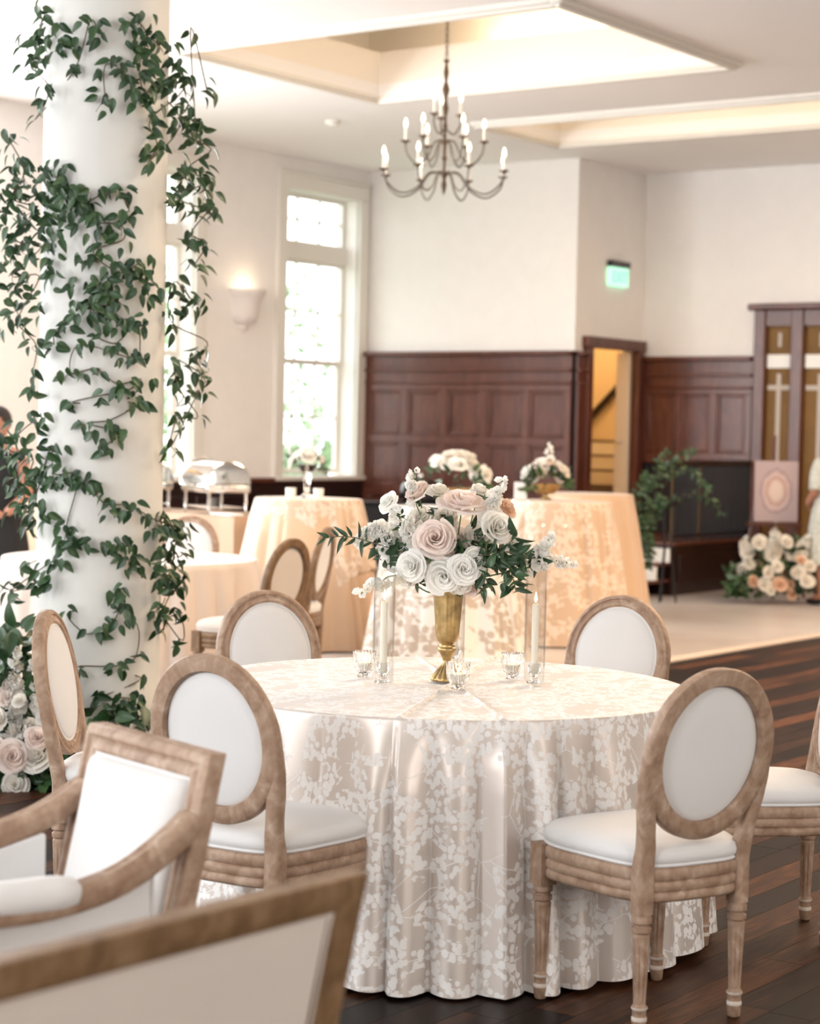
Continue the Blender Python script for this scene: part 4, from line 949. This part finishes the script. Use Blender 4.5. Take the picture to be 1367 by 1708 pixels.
for lab, blobs in VINES:
    b0, n0 = colpt(blobs[0][0], blobs[0][1]); b0 = Vector((b0.x, b0.y, b0.z))
    t = thing('smilax_vine', lab, 'vine', b0, 0, 'vines wound around the column')
    path = spline([colpt(bx, by, .02)[0] - b0 for bx, by, *_ in blobs], 5); obj('stem', MB().tube(path, .003, 5), STEM, t)
    for bx, by, rx, ry, n in blobs:
        for k in range(n):
            a = rnd.random() * 6.28; q = sqrt(rnd.random()); px, py = bx + rx * q * cos(a), by + ry * q * sin(a)
            p, nn = colpt(px, py, rnd.uniform(.015, .10)); p = p - b0
            if px < 50 or px > 275: p += CF * rnd.uniform(-.12, .12)
            side = CR * rnd.gauss(0, .8); tip = Vector((0, 0, -1)) * rnd.uniform(.2, 1.3) + side + nn * rnd.uniform(-.1, .5); nr = nn * 1.0 - CF * .5 + rv(rnd) * .55 + Vector((0, 0, .4))
            m = rnd.choices(LV, (3, 3, 3, 3, 2, 1))[0]; leafobj(t, m, p, tip, nr, rnd.uniform(.75, 1.15))
        if rnd.random() < .5 and n > 3:
            p, nn = colpt(bx, by, .02); e, _ = colpt(bx + rnd.uniform(-rx, rx), by + ry, .06); obj('stem', MB().tube(spline([p - b0, (p + e) / 2 - b0 + nn * .02, e - b0], 4), .0018, 4), STEM, t)

# ------------------------------------------------------------------ floor flowers by the column
def floorflowers(label, base, roses, spikes, leaves, D, group=None, sprd=.05, rscale=1.0):
    t = thing('floor_arrangement', label, 'flowers', base)
    for px, py, dpx, kd in roses:
        P = atd(px, py, D + rnd.uniform(-sprd, sprd)) - base; d = -CF + Vector((0, 0, rnd.uniform(.1, .6))) + CR * rnd.uniform(-.4, .4)
        put(t, 'rose', rnd.choice(ROSES[kd]), P, d, dpx / FPX * D / .08 * rscale, rnd.random() * 6)
    for pts, n, s in spikes:
        P3 = spline([atd(x, y, D + .03) - base for x, y in pts], 8); obj('stem', MB().tube(P3, .004, 5), STEMG, t)
        for k in range(n):
            f = (k + .5) / n; p = P3[int(f * (len(P3) - 1))]; d = (rv(rnd) - CF * .8).normalized(); put(t, 'blossom', rnd.choice(BLS), p + d * .025 * (1.1 - f), d, s * (1.25 - .7 * f), rnd.random() * 6)
    for px, py, rx, ry, n in leaves:
        for k in range(n):
            P = atd(px + rnd.uniform(-rx, rx), py + rnd.uniform(-ry, ry), D + rnd.uniform(.02, .22)) - base
            if P.z < .01: P.z = rnd.uniform(.01, .05)
            tip = rv(rnd) * .8 + Vector((0, 0, .3)) - CF * .3; leafobj(t, rnd.choice(LV), P, tip, rv(rnd) * .5 - CF + Vector((0, 0, .5)), rnd.uniform(1.2, 1.9))
    return t
DF = 8.55
fb = onz(40, 1325, 0); 
ff = floorflowers('white and blush flowers massed on the floor at the foot of the column', Vector((fb.x, fb.y, 0)),
    [(20, 1262, 44, 'b'), (62, 1232, 42, 'b'), (62, 1265, 44, 'w'), (26, 1310, 36, 'w'), (12, 1165, 34, 'b'), (32, 1170, 22, 'w'), (68, 1168, 22, 'w'), (25, 1200, 30, 'p'), (50, 1210, 26, 'w'), (5, 1235, 26, 'p'), (15, 1145, 28, 'b'), (70, 1200, 20, 'p'), (-5, 1200, 40, 'w'), (-12, 1250, 44, 'b')],
    [([(25, 1180), (25, 1130), (28, 1080)], 22, 1.6), ([(45, 1230), (25, 1215), (15, 1190)], 14, 1.6), ([(70, 1180), (60, 1130), (55, 1100)], 12, 1.3)],
    [(40, 1200, 60, 60, 150), (45, 1290, 80, 55, 300), (100, 1325, 50, 30, 120), (20, 1090, 30, 50, 55), (10, 1330, 40, 20, 60)], DF)
# low greenery round the column foot
rnd = random.Random(33)
t = thing('base_greenery', 'dark greenery heaped around the foot of the column', 'greenery', (CX, CY, 0), 0)
for k in range(260):
    a = rnd.uniform(-2.6, .6); r = rnd.uniform(.40, .62); P = Vector((r * cos(a), r * sin(a), rnd.uniform(.01, .30) * (1.2 - (r - .4)))); d = Vector((cos(a), sin(a), .3)) + rv(rnd) * .5; leafobj(t, rnd.choice(LV[:4]), P, d, rv(rnd) + Vector((0, 0, 1)), rnd.uniform(1, 1.7))

# ------------------------------------------------------------------ arrangements on highboys
def arrangement(label, loc, roses, vase, nleaf, R, green=True, seed=1):
    r_ = random.Random(seed); b = Vector(loc)
    v = thing('flower_vase' if vase != 'bowl' else 'compote_bowl', label[0], 'vase', b)
    if vase == 'trumpet': obj('body', MB().lathe([(.05, 0), (.05, .01), (.02, .03), (.025, .12), (.05, .20), (.075, .24), (.07, .24), (.04, .19)], 20), CUTG, v, ang=60); z0 = .22
    else: obj('foot', MB().lathe([(.05, 0), (.05, .008), (.02, .02), (.02, .04)], 20), GOLD, v); obj('bowl', MB().lathe([(.02, .04), (.07, .05), (.10, .08), (.115, .12), (.11, .12), (.08, .08)], 24), GOLD, v); z0 = .11
    t = thing('flower_arrangement', label[1], 'flowers', b + Vector((0, 0, z0)))
    for k in range(roses):
        a = r_.random() * 6.28; e = r_.uniform(.15, 1.5); d = Vector((cos(a) * cos(e), sin(a) * cos(e), sin(e))); p = Vector((d.x * R, d.y * R, d.z * R * .85 + .02))
        put(t, 'rose', r_.choice(ROSES[r_.choice('wwpbc' if green else 'wwp')]), p, d, r_.uniform(.9, 1.4), r_.random() * 6)
    for k in range(nleaf):
        a = r_.random() * 6.28; e = r_.uniform(-.3, .9); d = Vector((cos(a) * cos(e), sin(a) * cos(e), sin(e))); leafobj(t, r_.choice(LV), Vector((d.x * R * .85, d.y * R * .85, d.z * R * .7)), d, rv(r_), r_.uniform(1, 1.6))
    return t
zt_ = 1.078
arrangement(('clear glass trumpet vase on the left highboy', 'small white flowers in the trumpet vase on the left highboy'), (-9.03, 11.40, zt_), 7, 'trumpet', 14, .10, False, 2)
arrangement(('gold compote bowl on the middle highboy behind the bouquet', 'blurred ivory roses on the middle highboy just above the bouquet'), (-7.62, 11.22, zt_), 22, 'bowl', 40, .24, False, 3)
a3 = arrangement(('gold compote bowl on the right highboy', 'ivory and peach roses over dark leaves on the right highboy'), (-8.00, 13.02, zt_), 15, 'bowl', 80, .17, True, 4)
for k in range(16):
    f = k / 15; put(a3, 'blossom', BLS[k % 4], Vector((.03 + rnd.gauss(0, .012), rnd.gauss(0, .012), .14 + f * .17)), rv(rnd), 1.3 - .6 * f)
tag(obj('menu_card', BOX(-.05, .05, -.002, .002, 0, .13), WHITEC, loc=(-8.15, 12.9, zt_), rz=rad(20)), 'small white card propped on the right highboy', 'card')
for i, dx in enumerate((-.10, .10)):
    P = Vector((-9.03, 11.38, 0)) + CR * dx - CF * .05; v = thing('votive_holder', 'white votive %s the trumpet vase on the left highboy' % ('left of' if i == 0 else 'right of'), 'votive', (P.x, P.y, zt_))
    obj('cup', MB().lathe([(.034, 0), (.036, .004), (.038, .07), (.034, .07), (.032, .01)], 18), simple('frosted_cup', (.9, .86, .8), .4), v)
    obj('wax', MB().lathe([(.030, .012), (.030, .05), (.003, .05)], 16), WAX, v)
for o in list(C.objects):
    if o.type == 'MESH' and o.name.startswith('tablecloth') and o.get('label', '').startswith(('peach lace', 'beaded')): beads(o, 150 if 'beaded' in o['label'] else 60, 3, 1)

# ------------------------------------------------------------------ far right: easel, poster, flowers, plant
ez = thing('easel', 'dark wooden easel holding the welcome board near the glazed doors', 'easel', (-8.66, 18.42, 0), rad(35))
for s_ in (-1, 1): obj('leg', MB().tube([(s_ * .12, -.02, 1.38), (s_ * .32, -.12, 0)], .018, 6), MAHOG, ez)
obj('back_leg', MB().tube([(0, .02, 1.40), (0, .45, 0)], .016, 6), MAHOG, ez)
obj('ledge', BOX(-.27, .27, -.24, -.05, .725, .75), MAHOG, ez, bevel=.004)
obj('mast', BOX(-.018, .018, -.02, .01, .7, 1.62), MAHOG, ez)
t_ = NT('poster_print'); co = t_.n('TexCoord'); sx_ = t_.n('SeparateXYZ'); t_.l(co.outputs['Generated'], sx_.inputs[0])
ux = t_.math('MULTIPLY', t_.math('SUBTRACT', sx_.outputs[0], .5), 2.3); uz = t_.math('MULTIPLY', t_.math('SUBTRACT', sx_.outputs[2], .5), 2.3)
rr = t_.math('SQRT', t_.math('ADD', t_.math('MULTIPLY', ux, ux), t_.math('MULTIPLY', uz, uz)))
nz = t_.n('TexNoise', i_Scale=7.0); t_.l(co.outputs['Generated'], nz.inputs[0])
t_.l(t_.ramp(t_.math('ADD', rr, t_.math('MULTIPLY', nz.outputs[0], .25)), [(.45, (.62, .50, .46)), (.62, (.42, .27, .22)), (.78, (.55, .42, .42)), (.95, (.30, .22, .22)), (1.0, (.42, .33, .34))]), t_.b.inputs['Base Color'])
ps = thing('welcome_board', 'pale mauve printed board standing on the easel', 'board', (-8.66, 18.42, .752), rad(35))
pb = obj('board', BOX(-.215, .215, -.215, -.20, 0, .60), t_.m, ps); pb.rotation_euler = (rad(-4), 0, 0)
DE = 20.0
efb = onz(1285, 985, 0)
floorflowers('ivory and peach flowers banked on the floor below the easel', Vector((efb.x, efb.y, 0)),
    [(1265, 905, 30, 'w'), (1288, 925, 26, 'w'), (1245, 920, 24, 'p'), (1262, 945, 26, 'c'), (1295, 945, 22, 'w'), (1310, 905, 26, 'w'), (1320, 925, 26, 'p'), (1330, 955, 26, 'w'), (1300, 975, 24, 'c'), (1275, 975, 22, 'w'), (1255, 970, 22, 'c'), (1240, 950, 22, 'w'), (1315, 975, 22, 'c'), (1345, 970, 24, 'w'), (1350, 945, 20, 'w'), (1280, 955, 20, 'w'), (1285, 985, 18, 'w'), (1320, 992, 18, 'c'), (1308, 955, 22, 'c'), (1335, 935, 20, 'c')],
    [([(1248, 935), (1243, 915), (1240, 895)], 12, 2.6), ([(1290, 920), (1292, 900), (1292, 885)], 12, 2.6), ([(1330, 930), (1340, 910), (1350, 895)], 14, 2.6)],
    [(1285, 970, 75, 22, 240), (1290, 930, 50, 25, 120), (1225, 985, 15, 8, 40)], 19.1, sprd=.12, rscale=.85)
# iron stand with trailing foliage by the steps
pb_ = Vector((-9.05, 16.95, 0))
ps = thing('plant_stand', 'slender black iron plant stand beside the stage steps', 'stand', pb_)
for k in range(3):
    a = k * 2.09 + .4; obj('leg', MB().tube([(.10 * cos(a), .10 * sin(a), 0), (.04 * cos(a), .04 * sin(a), .5), (.08 * cos(a), .08 * sin(a), .95)], .009, 6), IRONB, ps)
obj('tray', MB().lathe([(.10, .93), (.13, .97), (.12, .97), (.08, .94)], 16), IRONB, ps)
rnd = random.Random(8)
pf = thing('trailing_foliage', 'leafy green branches arching from the stand over the stage railing', 'foliage', pb_ + Vector((0, 0, .95)))
bp = pb_ + Vector((0, 0, .95)); Dp = (bp - EYE).dot(CF)
for pts, n in (([(1075, 880), (1080, 820), (1100, 770), (1115, 750)], 40), ([(1080, 870), (1100, 800), (1130, 765), (1155, 755)], 34), ([(1080, 870), (1120, 790), (1160, 790), (1178, 820)], 30), ([(1085, 880), (1130, 830), (1180, 830), (1205, 860)], 18), ([(1075, 880), (1060, 830), (1085, 790)], 50), ([(1075, 880), (1050, 850), (1036, 850)], 40), ([(1075, 880), (1060, 900), (1045, 880)], 30), ([(1075, 890), (1070, 925), (1062, 955)], 45), ([(1080, 890), (1085, 920), (1080, 945)], 40), ([(1080, 880), (1095, 850), (1105, 830)], 50)):
    sprig(pf, None, [atd(x, y, Dp + rnd.uniform(-.15, .15)) - bp for x, y in pts], int(n * 1.0), LV, 1.05, .9)

# ------------------------------------------------------------------ people
def skinbody(name, joints, edges, mat, parent, sub=2):
    me = bpy.data.meshes.new(name); me.from_pydata([j[0] for j in joints], edges, []); o = bpy.data.objects.new(name, me); C.objects.link(o); o.parent = parent
    sk = o.modifiers.new('skin', 'SKIN'); sk.use_smooth_shade = True
    for v, j in zip(me.skin_vertices[0].data, joints): v.radius = j[1] if isinstance(j[1], tuple) else (j[1], j[1])
    me.skin_vertices[0].data[0].use_root = True
    ss = o.modifiers.new('sub', 'SUBSURF'); ss.levels = sub; ss.render_levels = sub
    me.materials.append(mat); return o
def hand(par, w, d, s_=1, m=SKIN):
    """palm and five fingers starting at the wrist w, pointing along d"""
    d = Vector(d).normalized(); sd = d.cross(Vector((0, 1, 0))).normalized() * s_; dn = d.cross(sd).normalized()
    js = [(w, .026), (w + d * .05, (.036, .020)), (w + d * .085, (.038, .016))]; ed = [(0, 1), (1, 2)]
    for k, (off, L) in enumerate(((-.030, .060), (-.010, .075), (.010, .070), (.029, .055))):
        b = len(js); js += [(w + d * .10 + sd * off, .0095), (w + d * (.10 + L * .55) + sd * off + dn * .012, .0085), (w + d * (.10 + L) + sd * off + dn * .035, .007)]; ed += [(2, b), (b, b + 1), (b + 1, b + 2)]
    b = len(js); js += [(w + d * .04 - sd * .04, .011), (w + d * .085 - sd * .055 + dn * .01, .009)]; ed += [(1, b), (b, b + 1)]
    return skinbody('hand', [(tuple(p), r) for p, r in js], ed, m, par, 1)
def person(label, loc, rz, H, top, bottom, lacy=False, longhair=False):
    t = thing('person', label, 'person', loc, rz); k = H / 1.7
    V = lambda x, y, z: (x * k, y * k, z * k)
    J = [(V(0, 0, .95), (.155, .11)), (V(0, 0, 1.10), (.125, .095)), (V(0, .01, 1.28), (.15, .105)), (V(0, .0, 1.40), (.10, .07)), (V(0, .0, 1.47), .052), (V(0, .01, 1.53), .058),
         (V(-.17, 0, 1.38), .055), (V(-.23, -.02, 1.12), .042), (V(-.15, .16, .98), .033), (V(.17, 0, 1.38), .055), (V(.23, -.02, 1.12), .042), (V(.15, .16, .98), .033),
         (V(-.09, 0, .85), .10), (V(-.10, .01, .48), .062), (V(-.10, -.01, .10), .04), (V(-.11, .12, .035), .035), (V(.09, 0, .85), .10), (V(.10, .01, .48), .062), (V(.10, -.01, .10), .04), (V(.11, .12, .035), .035)]
    E_ = [(0, 1), (1, 2), (2, 3), (3, 4), (4, 5), (3, 6), (6, 7), (7, 8), (3, 9), (9, 10), (10, 11), (0, 12), (12, 13), (13, 14), (14, 15), (0, 16), (16, 17), (17, 18), (18, 19)]
    skinbody('body', J, E_, SKIN, t)
    hd = obj('head', MB().ball(V(0, .02, 1.59), .115 * k, 20, 14, (.68, .82, 1.0)), SKIN, t, ang=180)
    obj('nose', MB().loft([[V(-.008, .105, 1.61), V(.008, .105, 1.61), V(0, .118, 1.61)], [V(-.016, .108, 1.565), V(.016, .108, 1.565), V(0, .138, 1.57)]], c0=True, c1=True), SKIN, hd)
    for s_ in (-1, 1):
        obj('eye', MB().ball(V(s_ * .032, .104, 1.605), .012 * k, 8, 6), simple('eye_white', (.8, .8, .8), .3) if 'eye_white' not in bpy.data.materials else bpy.data.materials['eye_white'], hd)
        obj('pupil', MB().ball(V(s_ * .032, .113, 1.605), .006 * k, 8, 6), HAIR, hd)
        obj('ear', MB().ball(V(s_ * .079, .01, 1.59), .026 * k, 8, 6, (.35, .6, 1)), SKIN, hd)
    obj('mouth', MB().ball(V(0, .105, 1.535), .022 * k, 10, 6, (1, .35, .3)), simple('lips', (.35, .10, .08), .5) if 'lips' not in bpy.data.materials else bpy.data.materials['lips'], hd)
    hm = MB().ball(V(0, -.005, 1.625), .118 * k, 18, 10, (.76, .86, .86))
    if longhair: hm.loft([[V(.085 * cos(a) * w, -.055 + .05 * sin(a), z) for a in [2 * pi * q / 14 for q in range(14)]] for z, w in ((1.62, 1), (1.5, 1.15), (1.38, 1.2), (1.25, 1.0), (1.18, .6))], c0=True, c1=True)
    obj('hair', hm, HAIR, t, ang=180)
    for s_ in (-1, 1): hand(t, Vector(V(s_ * .15, .16, .98)), Vector((-s_ * .8, .35, -.25)), s_)
    tm = MB().loft([[V(w * cos(a), .01 + d * sin(a), z) for a in [2 * pi * q / 24 for q in range(24)]] for z, w, d in ((.90, .185, .135), (1.0, .175, .125), (1.10, .145, .11), (1.22, .165, .122), (1.32, .19, .115), (1.40, .17, .085), (1.435, .09, .07))])
    obj('top', tm, top, t, ang=180)
    sk_ = MB().loft([[V((w + .008 * sin(8 * a)) * cos(a), d * sin(a), z) for a in [2 * pi * q / 32 for q in range(32)]] for z, w, d in ((1.02, .165, .12), (.92, .20, .145), (.75, .23, .17), (.45, .24, .18), (.40 if lacy else .12, .24, .18))])
    obj('skirt', sk_, bottom, t, ang=180)
    if lacy:
        for s_ in (-1, 1): obj('sleeve', MB().tube(spline([V(s_ * .15, 0, 1.40), V(s_ * .20, -.01, 1.28), V(s_ * .235, -.02, 1.12)], 5), [.06 * k + .012 * sin(pi * i / 10) for i in range(11)], 14), top, t, ang=180)
        for s_ in (-1, 1): obj('shoe', MB().ball(V(s_ * .11, .07, .035), .10, 12, 8, (.45, 1.1, .34)), BLKCL, t)
    else:
        for s_ in (-1, 1): obj('shoe', MB().ball(V(s_ * .11, .07, .035), .10, 12, 8, (.45, 1.1, .34)), BLKCL, t)
    return t
pp = atd(-3, 740, 13.6)
person('person in black standing behind the leaves at the left edge', (pp.x, pp.y, 0), atan2(-pp.y, -pp.x) - pi / 2 - .5, 1.66, BLKCL, BLKCL)
pp = atd(1386, 800, 19.2)
person('dark-haired person in a white lace dress cut off by the right edge', (pp.x, pp.y, 0), rad(70), 1.68, LACEDR, LACEDR, True, True)

# ------------------------------------------------------------------ outside the windows
tag(obj('lawn', BOX(-60, XW - .3, -10, 60, -.3, -.2), simple('lawn_green', (.30, .38, .22), .9, var=.2, vscale=2)), kind='structure')
rnd = random.Random(3)
for i, (x, y, h, r) in enumerate(((-22, 22, 3.2, 1.6), (-24, 25.5, 4.6, 2.0), (-19.5, 25.0, 1.6, 1.0), (-26, 30, 5.5, 2.4), (-20, 20, 2.2, 1.2))):
    t = thing('garden_shrub', ['rounded green shrub outside the tall window, second from left', 'tall pale tree outside the window, in the middle', 'low bush under the window outside', 'tallest tree outside, farthest right', 'leafy shrub outside the leftmost window'][i], 'shrub', (x, y, -.2), 0, 'shrubs outside the windows')
    obj('trunk', MB().tube([(0, 0, 0), (.05, 0, h * .5), (0, .05, h)], [.09, .07, .03], 8), STEM, t)
    m = MB()
    for k in range(700):
        d = rv(rnd).normalized(); p = Vector((d.x * r, d.y * r, h * .55 + d.z * h * .5)) * rnd.uniform(.75, 1) + rv(rnd) * .08; q = orient(rv(rnd), rv(rnd)); b = len(m.v)
        for cx_, cy_ in ((0, -.12), (.08, 0), (0, .14), (-.08, 0)): m.v.append(tuple(p + q.to_3x3() @ Vector((cx_, cy_, 0))))
        m.f.append((b, b + 1, b + 2, b + 3))
    tag(obj('foliage', m, simple('garden_leaf', (.30, .42, .24), .7, var=.3, vscale=1) if i == 0 else bpy.data.materials['garden_leaf'], t), kind='stuff')
